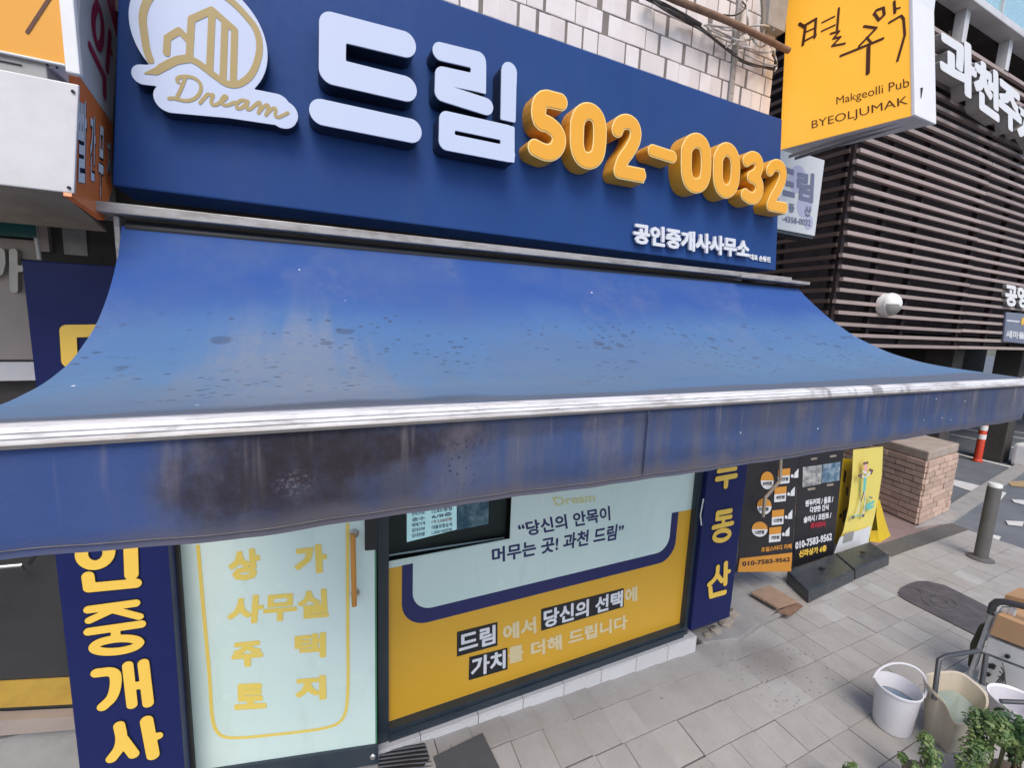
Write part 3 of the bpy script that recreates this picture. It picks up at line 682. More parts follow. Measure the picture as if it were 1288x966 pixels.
# ================================================================== fascia sign with channel letters
sgn = thing('fascia_sign', 'long dark blue fascia signboard with white and yellow raised lettering', 'sign', (1.0, YS, 2.6))
xl, xr_, zb, zt = onY((141, 234), YS).x, onY((976, 339), YS).x, CAMZ+.199*YS, CAMZ+.655*YS
xtl = xl+(onY((155, 0), YS).x-xl)*(zt-zb)/(onY((155, 0), YS).z-zb)*.8
part('panel', MB().prism([(xl, YS, zb), (xr_, YS, zb), (onY((984, 150), YS).x, YS, zt), (xtl, YS, zt)], (0, .2, 0)).mesh(bevel=.006), 'sign_blue', sgn)
ZA, ZC, ZB = zm(380, 0, 3.22), zm(640, 80, 3.22), zm(160, 0, 5.6)
def channel(name, label, shapes, mat_side, mat_face, mat_trim, yf, y_back=YS, h=.0035, inset=.006):
    o = part(name, drawn(shapes, yf, y_back-.001-yf, h), mat_side, sgn, label)
    if mat_trim: part('face_trim', drawn(shapes, yf-.0035, .003, h), mat_trim, o)
    part('face', drawn(shapes, yf-.006, .0065, h, -inset if mat_trim else -.0008), mat_face, o)
    return o
def st(Zf, pts, wd, flat=False, close=False):
    P = uv(Zf(pts+([pts[0]] if close else [])), YLET); return ('s', P, wd, flat)
channel('letter', 'white raised syllable with open top box over a bar', [st(ZA, [(412, 180), (124, 108)], .084), st(ZA, [(124, 108), (122, 290)], .084), st(ZA, [(122, 290), (416, 360)], .084), st(ZA, [(82, 456), (438, 530)], .082)], 'letter_side_dark', 'acrylic_white', None, YLET)
channel('letter', 'white raised syllable of three stacked shapes', [st(ZA, [(560, 210), (712, 246), (712, 338), (570, 308), (568, 376), (742, 432)], .062), st(ZA, [(713, 252), (712, 375)], .062, True),
        st(ZA, [(837, 290), (836, 330)], .066), st(ZA, [(836, 290), (832, 492)], .066, True), st(ZA, [(586, 487), (830, 540)], .062), st(ZA, [(586, 487), (584, 575), (832, 624)], .062), st(ZA, [(830, 508), (830, 656)], .062, True)], 'letter_side_dark', 'acrylic_white', None, YLET)
DW = .070
digs = [('digit', 'raised yellow five, first digit', ZA, [([(1045, 413), (962, 392), (953, 492), (998, 502), (1034, 535), (1042, 578), (1020, 615), (985, 620), (942, 598)], False)], .068),
        ('digit', 'raised yellow zero between the five and the first two', ZA, [([(1113, 500), (1124, 462), (1157, 446), (1190, 464), (1206, 505), (1203, 600), (1190, 640), (1160, 654), (1127, 640), (1110, 595)], True)], DW),
        ('digit', 'raised yellow two before the dash', ZC, [([(438, 268), (448, 240), (482, 232), (510, 255), (514, 300), (490, 350), (458, 390), (446, 434)], False), ([(446, 436), (532, 452)], False)], .064),
        ('dash', 'raised yellow dash between the digit groups', ZC, [([(580, 352), (660, 378)], False)], .056),
        ('digit', 'raised yellow zero right after the dash', ZC, [([(718, 350), (732, 318), (762, 308), (788, 328), (798, 370), (796, 452), (783, 487), (755, 498), (728, 482), (716, 440)], True)], DW),
        ('digit', 'second raised yellow zero after the dash', ZC, [([(846, 385), (860, 352), (884, 344), (908, 365), (917, 405), (914, 477), (900, 510), (876, 521), (853, 503), (844, 465)], True)], DW*.97),
        ('digit', 'raised yellow three before the last two', ZC, [([(962, 392), (982, 377), (1008, 388), (1014, 418), (1000, 450), (980, 458)], False), ([(985, 458), (1008, 474), (1015, 506), (1003, 540), (978, 548), (955, 530)], False)], .064),
        ('digit', 'raised yellow two at the far right end', ZC, [([(1056, 432), (1068, 412), (1090, 410), (1108, 430), (1108, 466), (1090, 508), (1068, 545), (1058, 572)], False), ([(1058, 574), (1112, 584)], False)], .062)]
for nm, lab, Zf, paths, wd in digs:
    sh = []
    for P, cl in paths:
        Q = uv(Zf(P), YLET)
        if cl: Q = Q+[Q[0]]
        sh.append(('s', smoothp(Q, 2) if len(Q) > 3 else Q, wd))
        if len(Q) == 2 and nm == 'digit':             # square end of the foot bar
            sh.append(('s', [Q[0], (Q[1][0]+wd*.35, Q[1][1])], wd, True))
    channel(nm, lab, sh, 'digit_side', 'digit_face', 'digit_trim', YLET, inset=.0055)
# round logo badge
YB = 1.745
def bu(pts): return uv(ZB(pts), YB)
cc = bu([(528, 262)])[0]; rr = (bu([(1012, 345)])[0][0]-bu([(48, 262)])[0][0])/2
shape = [('c', cc, rr), ('s', bu([(112, 525), (330, 535)]), .054), ('s', bu([(108, 530), (245, 545)]), .052), ('p', bu([(105, 465), (890, 650), (700, 760), (300, 600), (110, 520)])),
         ('s', bu([(300, 695), (700, 735), (1110, 800)]), .080), ('s', bu([(330, 660), (900, 720), (1060, 750)]), .078), ('c', bu([(1095, 805)])[0], .044)]
badge = part('logo_badge', drawn(shape, YB, YS-.001-YB, .003), 'letter_side_dark', sgn, 'white rounded badge with gold skyline drawing and gold script')
part('face', drawn(shape, YB-.003, .0045, .003, -.001), 'acrylic_white', badge)
GW = .0185
ring = bu([(165, 425), (138, 345), (125, 255), (140, 150), (190, 50)])
right = bu([(755, 25), (840, 90), (915, 205), (940, 340), (905, 480), (850, 560), (770, 603), (700, 593), (640, 552), (560, 488), (480, 428), (405, 408), (330, 428), (240, 478)])
sw = bu([(330, 415), (405, 398), (470, 410), (440, 440), (360, 452), (215, 527), (120, 520), (200, 480)])
def circ3(a, b, c):
    A = np.array([[b[0]-a[0], b[1]-a[1]], [c[0]-a[0], c[1]-a[1]]])*2; r = np.array([b[0]**2+b[1]**2-a[0]**2-a[1]**2, c[0]**2+c[1]**2-a[0]**2-a[1]**2])
    o_ = np.linalg.solve(A, r); return o_, math.dist(o_, a)
go, gr = circ3(ring[2], right[0], right[3]); a0, a1 = (math.atan2(q[1]-go[1], q[0]-go[0]) for q in (ring[3], right[1]))
top = [(go[0]+gr*math.cos(a), go[1]+gr*math.sin(a)) for a in np.linspace(a0 if a0 > 0 else a0+2*math.pi, a1, 14)]
gold = [('s', smoothp(ring[:3]+top+right[2:], 2), GW), ('p', sw, .001), ('s', bu([(280, 375), (286, 268), (370, 217), (432, 285)]), GW*.95),
        ('s', bu([(440, 400), (455, 137), (600, 72), (758, 212), (748, 590)]), GW), ('s', bu([(600, 72), (583, 480)]), GW), ('s', bu([(690, 155), (676, 560)]), GW*1.0)]
part('gold_drawing', drawn(gold, YB-.0045, .001, .0022), 'gold_vinyl', badge)
scr = [[(362, 580), (350, 562), (368, 542), (420, 537), (485, 552), (522, 592), (522, 645), (488, 692), (430, 714), (370, 704), (322, 690), (298, 696)], [(412, 545), (385, 620), (350, 692)],
       [(515, 725), (545, 690), (572, 660), (590, 672), (612, 665), (592, 705), (597, 738), (625, 742), (662, 718), (700, 692), (702, 678), (682, 678), (662, 708), (672, 738), (705, 745), (760, 720)],
       [(838, 712), (805, 702), (768, 735), (772, 765), (802, 766), (836, 735), (856, 705), (838, 752), (850, 776), (880, 762), (925, 718), (942, 726), (925, 797)], [(925, 795), (970, 742), (992, 738), (998, 752), (978, 812)], [(978, 808), (1022, 762), (1045, 762), (1048, 780), (1040, 815), (1062, 830), (1100, 812), (1132, 795)]]
part('gold_script', drawn([('s', smoothp(bu(P), 2), .0095) for P in scr], YB-.0045, .001, .0016, thin=1), 'gold_vinyl', badge)
part('lettering', text_px('공인중개사사무소', ZC([(500, 643), (970, 716), (968, 792), (500, 728)]), YS-.012, .045, .011), 'white_vinyl', sgn)
part('lettering', text_px('대표 손동진', ZC([(975, 770), (1058, 783), (1058, 806), (975, 793)]), YS-.004, .045, .003), 'white_vinyl', sgn)

# ================================================================== awning
YR = .742
awn = thing('awning', 'long dirty blue fabric awning with pale front rail and hanging valance', 'awning', (1.1, 1.75, 2.4))
AL, AR = -.49, 2.715
PL = [(1.752, .235), (1.708, .146), (1.619, .039), (1.507, -.057), (1.354, -.135), (1.221, -.170), (1.073, -.187), (.92, -.178), (.80, -.160), (.758, -.153)]
PR = [(1.752, .262), (1.70, .208), (1.558, .086), (1.414, -.011), (1.246, -.083), (1.098, -.119), (.975, -.135), (.87, -.143), (.80, -.148), (.758, -.153)]
def prof(P, y):
    ys = [a for a, _ in P][::-1]; zs_ = [b for _, b in P][::-1]; return float(np.interp(y, ys, zs_))
def prof_s(P, y): return sum(prof(P, min(1.752, max(.758, y+k*.02))) for k in (-2, -1, 0, 1, 2))/5 if .80 < y < 1.70 else prof(P, y)
NX, NY = 110, 44; V = []; Fc = []
for i in range(NX+1):
    s = i/NX; x = AL+(AR-AL)*s
    for j in range(NY+1):
        y = 1.752+(.758-1.752)*j/NY; k = 4*(j/NY)*(1-j/NY)
        z = prof_s(PL, y)*(1-s)+prof_s(PR, y)*s
        z += -.010*k*math.sin(math.pi*s)+.0022*k*math.sin(x*9+y*5)+.0016*k*math.sin(x*23-y*7)
        V.append((x, y, CAMZ+z)); 
for i in range(NX):
    for j in range(NY): a = i*(NY+1)+j; Fc.append((a, a+1, a+NY+2, a+NY+1))
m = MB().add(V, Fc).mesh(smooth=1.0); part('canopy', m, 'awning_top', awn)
# front rail: ribbed extrusion
rp = [(.770, 2.067), (.770, 2.0955), (.752, 2.0975), (.738, 2.0945), (.733, 2.0895), (.735, 2.0875), (.730, 2.0830), (.732, 2.0805), (.728, 2.0750), (.732, 2.0690), (.742, 2.067)]
part('front_rail', MB().prism([(AL-.02, y, z) for y, z in rp], (AR-AL+.06, 0, 0)), 'rail_metal', awn)
part('rail_end_cap', MB().box((AL-.03, .722, 2.058), (AL-.021, .776, 2.102)).mesh(bevel=.003), 'bar_metal', awn); part('rail_end_cap', MB().box((AR+.041, .722, 2.058), (AR+.050, .776, 2.102)).mesh(bevel=.003), 'bar_metal', awn)
V = []; Fc = []; NX, NY = 160, 14
for i in range(NX+1):
    s = i/NX; x = AL+(AR-AL)*s; zb_ = 2.25+YR*np.interp(x/YR, [-.66, -.45, -.09, .485, 1.5, 3.7], [-.43, -.438, -.464, -.461, -.466, -.436])
    for j in range(NY+1):
        k = j/NY; z = 2.069+(zb_-2.069)*k
        y = YR-.002+.003*k*math.sin(x*7.0)+.002*k*math.sin(x*19+1)-.003*k+(.0025 if j >= NY-1 else 0)+.0012*math.sin(x*55)*k
        V.append((x, y, z))
for i in range(NX):
    for j in range(NY): a = i*(NY+1)+j; Fc.append((a, a+1, a+NY+2, a+NY+1))
part('valance', MB().add(V, Fc).mesh(smooth=1.0), 'awning_valance', awn)
xs_ = onY((806, 580), YR).x
part('valance_seam', MB().box((xs_-.0012, YR-.0135, 1.925), (xs_+.0012, YR-.0085, 2.066)), 'awning_valance', awn)
hv = [(v[0], v[1]-.0025, v[2]+.012) for v in V[NY::NY+1]]
part('hem_stitching', MB().tube(hv, .0008, 5), plain('hem_thread', (.15, .135, .13), .8, .5, 30), awn)
# housing bar on the wall and its brackets
zc0 = onY((135, 262), 1.74).z; zc1 = onY((990, 352), 1.74).z
part('housing_bar', MB().prism([(AL-.055, 1.72, zc0-.014), (AR-.12, 1.72, zc1-.010), (AR-.12, 1.72, zc1+.014), (AL-.055, 1.72, zc0+.016)], (0, .09, 0)).mesh(bevel=.003), 'bar_metal', awn)
part('cover_strip', MB().box((2.15, 1.705, zc1-.020), (AR+.03, 1.78, zc1-.003)).mesh(bevel=.002), 'bar_metal', awn)
part('roller', MB().tube([(AL+.01, 1.768, CAMZ+.232), (AR-.01, 1.768, CAMZ+.252)], .022, 14).mesh(smooth=.8), 'frame_dark', awn)
part('wall_bracket', MB().box((AL-.018, 1.75, 2.33), (AL-.004, 2.02, zc0-.016)).mesh(bevel=.003), 'bar_metal', awn)
part('wall_bracket', MB().box((AR-.05, 1.78, 2.33), (AR-.036, 2.02, zc1-.022)).mesh(bevel=.003), 'bar_metal', awn)
for ex in (AL+.32, AR-.32):
    el = Vector((ex+(.45 if ex < 1 else -.45), 1.25, 1.995))
    part('folding_arm', MB().tube([(ex, 1.95, 2.18), el], .016, 10).tube([el, (ex+.02, .775, 2.06)], .014, 10).mesh(smooth=.8), 'bar_metal', awn)

# ================================================================== pilaster panels
ZL, Z6 = zm(0, 640, 2.963), zm(888, 500, 3.22)
lp = thing('sign_panel', 'tall navy panel with yellow vertical lettering, left of the mint door', 'sign', (-.63, YP, 0))
px0, px1 = -.792, onY((222, 830), YP).x
part('panel', MB().box((px0, YP, .02), (px1, 2.02, 2.25+.066*YP)).mesh(bevel=.004), 'pilaster_blue', lp)
def pst(Zf, lst, wd, close=False):
    P = uv(Zf(lst), YP)
    if close: P = P+[P[0]]
    return ('s', smoothp(P, 2) if len(P) > 3 else P, wd)
def ell(cx, cy, rx, ry, n=16, sk=0): return [(cx+rx*math.cos(a), cy+ry*math.sin(a)+sk*rx*math.cos(a)) for a in np.linspace(0, 2*math.pi, n, endpoint=False)]
def pletter(root, shapes, name='letter'):
    o = part(name, drawn(shapes, YP-.004, .0035, .0026), 'frame_dark', root)
    part('letter_face', drawn(shapes, YP-.0055, .002, .0026, -.0025), 'pilaster_yellow', o)
K = .0335
pletter(lp, [pst(ZL, ell(357, 163, 52, 46, sk=-.08), .040, True), pst(ZL, [(487, 80), (492, 243)], .046), pst(ZL, [(330, 250), (336, 292), (508, 276)], .040)])
pletter(lp, [pst(ZL, [(332, 374), (507, 350)], .033), pst(ZL, [(425, 372), (335, 414)], .030), pst(ZL, [(430, 376), (522, 400)], .030), pst(ZL, [(333, 456), (528, 428)], .034), pst(ZL, [(432, 445), (434, 480)], .032), pst(ZL, ell(436, 506, 86, 24, sk=-.10), .034, True)])
pletter(lp, [pst(ZL, [(362, 610), (428, 602), (436, 640), (424, 700), (385, 735)], .039), pst(ZL, [(478, 582), (494, 728)], .038), pst(ZL, [(536, 574), (554, 722)], .040), pst(ZL, [(490, 660), (545, 652)], .036)])
pletter(lp, [pst(ZL, [(446, 806), (456, 850), (448, 890), (418, 928)], .040), pst(ZL, [(460, 858), (500, 912)], .040), pst(ZL, [(548, 788), (572, 915)], .046), pst(ZL, [(562, 850), (592, 844)], .034)])
pletter(lp, [pst(zm(0, 240, 3.22), [(400, 566), (278, 568)], .046), pst(zm(0, 240, 3.22), [(278, 568), (285, 690)], .046)])
rp_ = thing('sign_panel', 'narrow navy panel with yellow vertical lettering, right of the shop window', 'sign', (2.5, YP, 0))
rx0, rx1 = onY((879, 700), YP).x, onY((928, 690), YP).x
part('panel', MB().box((rx0, YP, .22), (rx1, 2.02, 2.2)).mesh(bevel=.004), 'pilaster_blue', rp_)
part('reveal', MB().box((rx0-.03, YP+.03, .18), (rx0-.001, 2.02, 2.1)), 'frame_navy', rp_)
k6 = .045
pletter(rp_, [pst(Z6, [(48, 298), (118, 287)], .034), pst(Z6, [(42, 330), (118, 316)], k6*.9), pst(Z6, [(80, 325), (78, 358)], k6)])
pletter(rp_, [pst(Z6, [(98, 458), (45, 468)], .040), pst(Z6, [(45, 468), (42, 492), (98, 482)], .036), pst(Z6, [(68, 488), (68, 512)], .036), pst(Z6, [(28, 526), (104, 508)], .038), pst(Z6, ell(62, 558, 32, 20, sk=-.2), .038, True)])
pletter(rp_, [pst(Z6, [(46, 686), (44, 715), (30, 740), (10, 757)], .040), pst(Z6, [(46, 722), (62, 742)], .040), pst(Z6, [(78, 672), (76, 752)], k6), pst(Z6, [(78, 708), (92, 703)], .034), pst(Z6, [(15, 772), (18, 804), (74, 788)], .042)])
single('loose_tape', MB().tube([onY((640+955/3.9, 430+770/3.9), YP-.012), onY((640+940/3.9, 430+850/3.9), YP-.010), onY((640+945/3.9, 430+900/3.9), YP-.012)], .004, 6), 'reflector', 'shred of white tape on the dark window jamb', 'tape', onY((640+940/3.9, 430+850/3.9), YP-.012))

# ================================================================== neighbouring signs on the left
XB, YF = -.535, 1.58
ub = thing('light_box_sign', 'bright orange light box sign with white edge at top left corner', 'sign', (-.9, YF, 2.8))
z78, z103 = onY((60, 78), YF).z, onY((60, 103), YF).z
part('face', MB().box((-2.2, YF-.012, z78), (onY((84, 40), YF).x-.004, YF, 3.9)), 'orange_box_front', ub)
part('edge_frame', MB().box((onY((84, 40), YF).x-.003, YF-.02, z78-.02), (onY((100, 40), YF).x, YF+.0, 3.9)).box((-2.2, YF-.016, z78-.006), (onY((84, 40), YF).x-.004, YF-.004, z78-.0005)).mesh(bevel=.003), 'white_paint', ub)
part('body', MB().box((-2.2, YF+.001, z78-.01), (XB-.016, YF+.20, 3.9)), 'box_white', ub)
part('bottom_trim', MB().box((-2.2, YF-.006, z103+.004), (XB-.026, YF+.16, z78-.012)).mesh(bevel=.003), 'box_grey', ub)
part('trim_groove', MB().box((-2.2, YF-.0085, (z78+z103)/2), (XB-.07, YF-.0065, (z78+z103)/2+.003)), 'black_gap', ub)
for p in ((60, 82), (72, 85)):
    q = onY(p, YF-.007); part('screw', MB().tube([q, q+Vector((0, -.003, 0))], .0028, 8), 'black_gap', ub)
a, b_ = onY((34, 40), YF-.0135), onY((60, 0), YF-.0135)
part('brush_stroke', drawn([('s', [(a.x, a.z), (b_.x, b_.z), (b_.x+.05, b_.z+.09)], .007)], YF-.0135, .001, .0016), 'brown_ink', ub)
lb = thing('blank_sign_box', 'blank white metal sign box under the orange light box', 'sign', (-.9, YF, 2.5))
z240 = onY((60, 240), YF).z
pw = onY((95, 170), YF)
pa, pb = onY((99, 106), YF-.01), onY((93, 243), YF-.01)
part('front_panel', MB().prism([(-2.2, YF-.01, pb.z), tuple(pb), tuple(pa), (-2.2, YF-.01, pa.z)], (0, .01, 0)).mesh(bevel=.003), 'box_white', lb)
for p in ((92, 115), (87, 236)):
    q = onY(p, YF-.011); part('screw', MB().tube([q, q+Vector((0, -.003, 0))], .004, 8), 'black_gap', lb)
part('soffit_panel', MB().prism([(-2.2, YF, z240-.002), (XB-.02, YF, z240-.002), (XB-.02, 1.85, z240-.055), (-2.2, 1.85, z240-.055)], (0, 0, .012)), 'soffit', lb)
part('back_box', MB().box((-2.2, YF+.002, z240), (XB-.03, 1.99, z103-.002)), 'box_grey', lb)
sb = thing('side_sign', 'side sign with crimson lettering on white above white lettering on orange', 'sign', (XB, 1.7, 2.6))
def onS(p, dx=0.): return onX(p, XB+dx)
zmid = (onS((100, 92)).z+onS((140, 155)).z)/2; zlo = onS((118, 264)).z
def spoly(q, dx=0.): return MB().prism([tuple(onS(p, dx)) for p in q], (-.016, 0, 0))
part('orange_panel', spoly([(90, 247), (131, 277), (141, 236), (142, 156), (97, 92)]), 'red_orange', sb)
part('white_panel', spoly([(97, 91), (142, 155), (153, -60), (103, -60)]), 'box_white', sb)
part('red_strip', spoly([(130, -20), (147, 45), (152, -60), (128, -60)], .002), 'crimson', sb)
def side_text(body, q, mat, bold=.03, dx=.002): return part('lettering', text_quad(body, *[onS(p, dx) for p in q], bold=bold, out=(1, 0, 0)), mat, sb)
ZS = zm(80, 100, 5.366)
zy = zm(0, 0, 8.05)
def sx(P, wd):                                      # strokes on the side face, in (y, z)
    L = [onS(p, .0018) for p in zy(P)]; Q = [(q.y, q.z) for q in L]; return ('s', smoothp(Q, 2) if len(Q) > 4 else Q, wd)
m = fill(outlines([sx([(990, 30), (945, 140), (950, 330), (1000, 500), (1040, 400), (1040, 180), (990, 30)], .028), sx([(915, 470), (1060, 780), (1060, 960)], .028), sx([(1115, 330), (1085, 700)], .028), sx([(1105, 420), (1130, 540)], .018)], .002), 0)
for v in m.vertices: v.co = (XB+.0018, v.co.x, v.co.y)
part('lettering', m, 'crimson', sb)
for body, q in (('빨', ((104, 118), (158, 150), (150, 700), (92, 690))), ('간', ((180, 215), (218, 255), (212, 690), (178, 675))), ('무', ((243, 300), (275, 330), (265, 810), (232, 790))), ('지', ((292, 395), (322, 420), (325, 690), (292, 690)))):
    q = ZS(q); side_text(body, [(a+.6, b+.8) for a, b in q], 'frame_dark', .045, .0015); side_text(body, q, 'white_paint', .02, .003)

# left lobby: wall with silver letters, teal canopy edge, glass entrance
lob = thing('lobby_front', 'grey stone lobby front with silver letters and dark glass, at the left edge', 'building', (-1.5, 2.1, 0))
YL = 2.10
part('wall', MB().box((-6, YL, 1.60), (-.80, 2.5, 4.2)).box((-6, 2.42, -.1), (-.80, 2.5, 1.6)), 'dark_wall', lob)
def lz(px, py): return onY((px, py), YL).z
part('stone_panel', MB().box((-6, YL-.02, lz(20, 326)), (-.80, YL-.001, lz(20, 301))).mesh(bevel=.003), 'stone', lob)
part('stone_panel', MB().box((-6, YL-.022, lz(20, 452)), (-.80, YL-.001, lz(20, 327)-.003)).mesh(bevel=.003), 'stone', lob)
part('stone_ledge', MB().box((-6, YL-.045, lz(20, 477)), (-.80, YL-.001, lz(20, 454))).mesh(bevel=.003), 'box_white', lob)
part('teal_fascia', MB().box((-6, YL-.06, lz(20, 299)), (onY((56, 290), YL).x, YL-.001, lz(20, 270))), 'teal', lob)
part('rusty_sheet', MB().box((onY((84, 300), YL).x, YL-.03, lz(100, 322)), (onY((113, 300), YL).x, YL-.001, lz(100, 290))), 'box_grey', lob)
part('conduit', MB().tube([onY((42, 276), YL-.05), onY((50, 326), YL-.05)], .006, 10).mesh(smooth=.8), 'box_white', lob)
part('bracket_plate', MB().box((onY((58, 300), YL).x, YL-.05, lz(60, 318)), (onY((70, 300), YL).x, YL-.001, lz(60, 284))), 'stone', lob)
zsl = zm(0, 260, 4.025)
lt = [uv(zsl(P), YL-.04) for P in ([(72, 228), (75, 420)], [(82, 315), (125, 312)], [(8, 225), (12, 280), (0, 330), (-40, 350)])]
part('letter', drawn([('s', P, .020) for P in lt], YL-.046, .022, .003), 'silver_letter', lob)
ZW = zm(0, 640, 2.963)
yl = 2.22
part('glass', MB().box((-6, yl, onY((50, 905), yl).z), (-.795, yl+.012, 1.6)), 'lobby_glass', lob)
part('head_frame', MB().box((-6, yl-.04, 1.55), (-.795, yl+.04, 1.62)), 'frame_dark', lob)
part('threshold_rail', MB().prism([tuple(onY(p, yl-.05)) for p in ((-60, 927), (0, 926), (110, 917), (106, 901), (0, 907), (-60, 907))], (0, .045, 0)), 'stone', lob)
part('tactile_strip', MB().prism([tuple(onY(p, yl-.008)) for p in ((-60, 892), (0, 891), (98, 886), (92, 853), (0, 858), (-60, 860))], (0, .006, 0)), 'tactile', lob)
part('plinth', MB().box((-6, yl-.02, -.1), (-.795, yl+.1, onY((50, 924), yl-.05).z-.001)), 'concrete', lob)
part('pull_handle', MB().tube([onY((-30, 716), yl-.08), onY((26, 711), yl-.08), onY((29, 717), yl-.02)], .008, 10).mesh(smooth=.8), 'steel', lob)

# ================================================================== right: projecting pub sign, small sign, pipes and cables
ZP = zm(888, 0, 3.22)
XP = 2.70
pub = thing('projecting_sign', 'big yellow projecting pub sign with brown brush lettering and white edge', 'sign', (XP, 1.6, 3.3))
def onP(p, dx=0.): return onX(p, XP+dx)
B0, B1 = onP((981, 188)), onP((1146, 145)); zbot = (B0.z+B1.z)/2
yb0, yb1 = B0.y, B1.y
T1 = onP((1143, 0)); tilt = T1.y-B1.y
prof_f = [(B1.y, B1.z), (yb0, B0.z), (onP((990, 0)).y, onP((990, 0)).z), (onP((990, 0)).y, 4.9), (T1.y+.05, 4.9), (T1.y, T1.z)]
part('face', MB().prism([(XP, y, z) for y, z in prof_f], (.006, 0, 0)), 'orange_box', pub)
part('body', MB().prism([(XP+.007, y+(.004 if k in (0, 4, 5) else 0), z) for k, (y, z) in enumerate(prof_f)], (.19, 0, 0)), 'box_white', pub)
ey = .018
part('front_edge', MB().prism([(XP-.003, B1.y-ey, B1.z-.004), (XP-.003, B1.y-.001, B1.z-.004), (XP-.003, T1.y-.001, T1.z), (XP-.003, T1.y+.05, 4.9), (XP-.003, T1.y+.05-ey, 4.9), (XP-.003, T1.y-ey, T1.z)], (.205, 0, 0)).mesh(bevel=.004), 'white_paint', pub)
q = onP((1156, 105)); 
part('maker_plate', MB().box((XP+.05, B1.y-ey-.004+.018, q.z-.05), (XP+.058, B1.y-ey+.022, q.z+.0)), 'frame_dark', pub)
for k in (.06, .12): part('bottom_groove', MB().box((XP+k, yb1+.02, zbot-.020), (XP+k+.002, yb0-.02, zbot-.001)), 'box_grey', pub)
def pubtext(body, q, bold=.0): return part('lettering', text_quad(body, *[onP(p, -.002) for p in ZP(q)], bold=bold, out=(-1, 0, 0)), 'brown_ink', pub)
pubtext('Makgeolli Pub', ((528, 392), (822, 312), (824, 362), (528, 432)), .0)
pubtext('BYEOLJUMAK', ((428, 488), (818, 385), (820, 430), (428, 530)), .0)
def bst(P, w0):
    L = [onP(p, -.002) for p in ZP(P)]; return ('s', [(-q.y, q.z) for q in L], w0)
brush = [[[(378, 95), (402, 110), (392, 180)], .018], [[(402, 100), (445, 75), (440, 150)], .016], [[(400, 130), (440, 112)], .010], [[(398, 165), (445, 140)], .012], [[(470, 90), (520, 65)], .010], [[(468, 125), (522, 100)], .010], [[(538, 32), (530, 128)], .013],
         [[(505, 135), (540, 125), (515, 155), (545, 148), (510, 185), (562, 175)], .012], [[(640, 105), (690, 112), (620, 185)], .013], [[(650, 150), (672, 175)], .011], [[(545, 225), (620, 195), (716, 155)], .014], [[(658, 190), (655, 295)], .020],
         [[(680, 55), (690, 40), (718, 30), (722, 58), (700, 80), (685, 58)], .014], [[(762, 5), (765, 50)], .013], [[(765, 35), (785, 30)], .009], [[(742, 90), (790, 62), (800, 75), (805, 140), (775, 245)], .012]]
m = fill(outlines([bst(P, wd) for P, wd in brush], .002), 0)
for v in m.vertices: v.co = (XP-.002, -v.co.x, v.co.y)
part('brush_lettering', m, 'brown_ink', pub)
part('hanger_arm', MB().box((XP+.06, yb0, 4.2), (XP+.11, 2.6, 4.25)), 'bar_metal', pub)

YQ = 2.12
ss = thing('small_sign', 'small pale lavender sign with grey lettering behind the end of the blue fascia', 'sign', (3.0, YQ, 2.9))
qa, qb = onY((985, 188), YQ), onY((1034, 200), YQ); ql, qr = 2.70, onY((1031, 250), YQ).x; qzt, qzb = onY((1030, 199), YQ).z, onY((1027, 297), YQ).z
part('face', MB().box((ql, YQ, qzb), (qr, YQ+.01, qzt)).mesh(bevel=.002), 'banner_white', ss); part('body', MB().box((ql, YQ+.011, qzb-.02), (qr-.004, YQ+.12, qzt)), 'base_black', ss)
for (ux, uy), r_ in (((1003, 225), .09), ((1012, 258), .085), ((1017, 280), .05)):
    q = onY((ux, uy), YQ); part('round_motif', drawn([('c', (q.x, min(q.z, qzt-r_)), r_)], YQ-.001, .0008, .006), MATS.get('lav') or plain('lav', (.45, .45, .60), .4, .1), ss)
def qtext(body, q, bold=.04): part('lettering', text_quad(body, *[onY(p, YQ-.003) for p in ZP(q)], bold=bold), plain('lav_ink', (.17, .18, .27), .4, .1), ss)
qtext('드', ((318, 672), (362, 690), (360, 800), (312, 790))); qtext('림', ((372, 690), (440, 702), (434, 822), (366, 805))); qtext('동', ((336, 822), (360, 826), (358, 862), (334, 858))); qtext('산', ((400, 830), (428, 836), (426, 876), (398, 872))); qtext('-4358-0032', ((310, 872), (425, 890), (424, 916), (310, 896)), .02)
part('bracket', MB().box((2.61, YQ+.04, qzt-.15), (ql, YQ+.07, qzt-.11)), 'bar_metal', ss)

Z5 = zm(780, 0, 5.854)
YC = 1.93
single('rusty_pipe', MB().tube([onY(p, YC) for p in Z5([(330, -40), (430, 5), (620, 80), (780, 145), (900, 200), (1100, 300), (1240, 370)])], .017, 12).mesh(smooth=.8), 'rust_pipe', 'rusty brown pipe running down across the white tiles', 'pipe', onY(Z5([(780, 145)])[0], YC))
single('dark_conduit', MB().tube([onY(p, YC+.03) for p in Z5([(180, -30), (330, 40), (480, 120), (590, 185)])], .012, 10).mesh(smooth=.8), 'cable_dark', 'thick dark conduit running down beside the rusty pipe', 'pipe', onY(Z5([(330, 40)])[0], YC+.03))
single('white_pipe', MB().tube([onY(p, YC+.03) for p in Z5([(1048, -30), (1055, 100), (1050, 270)])], .012, 10).mesh(smooth=.8), 'soffit', 'cream vertical pipe by the corner of the tiled wall', 'pipe', onY(Z5([(1055, 100)])[0], YC+.03))
single('meter_box', MB().box((onY((963, 20), 1.98).x, 1.96, onY((970, 36), 1.98).z), (onY((986, 20), 1.98).x, 2.01, 5.2)).mesh(bevel=.004), 'box_grey', 'grey metal cover at the top corner of the tiled wall', 'box', onY((975, 30), 1.98))
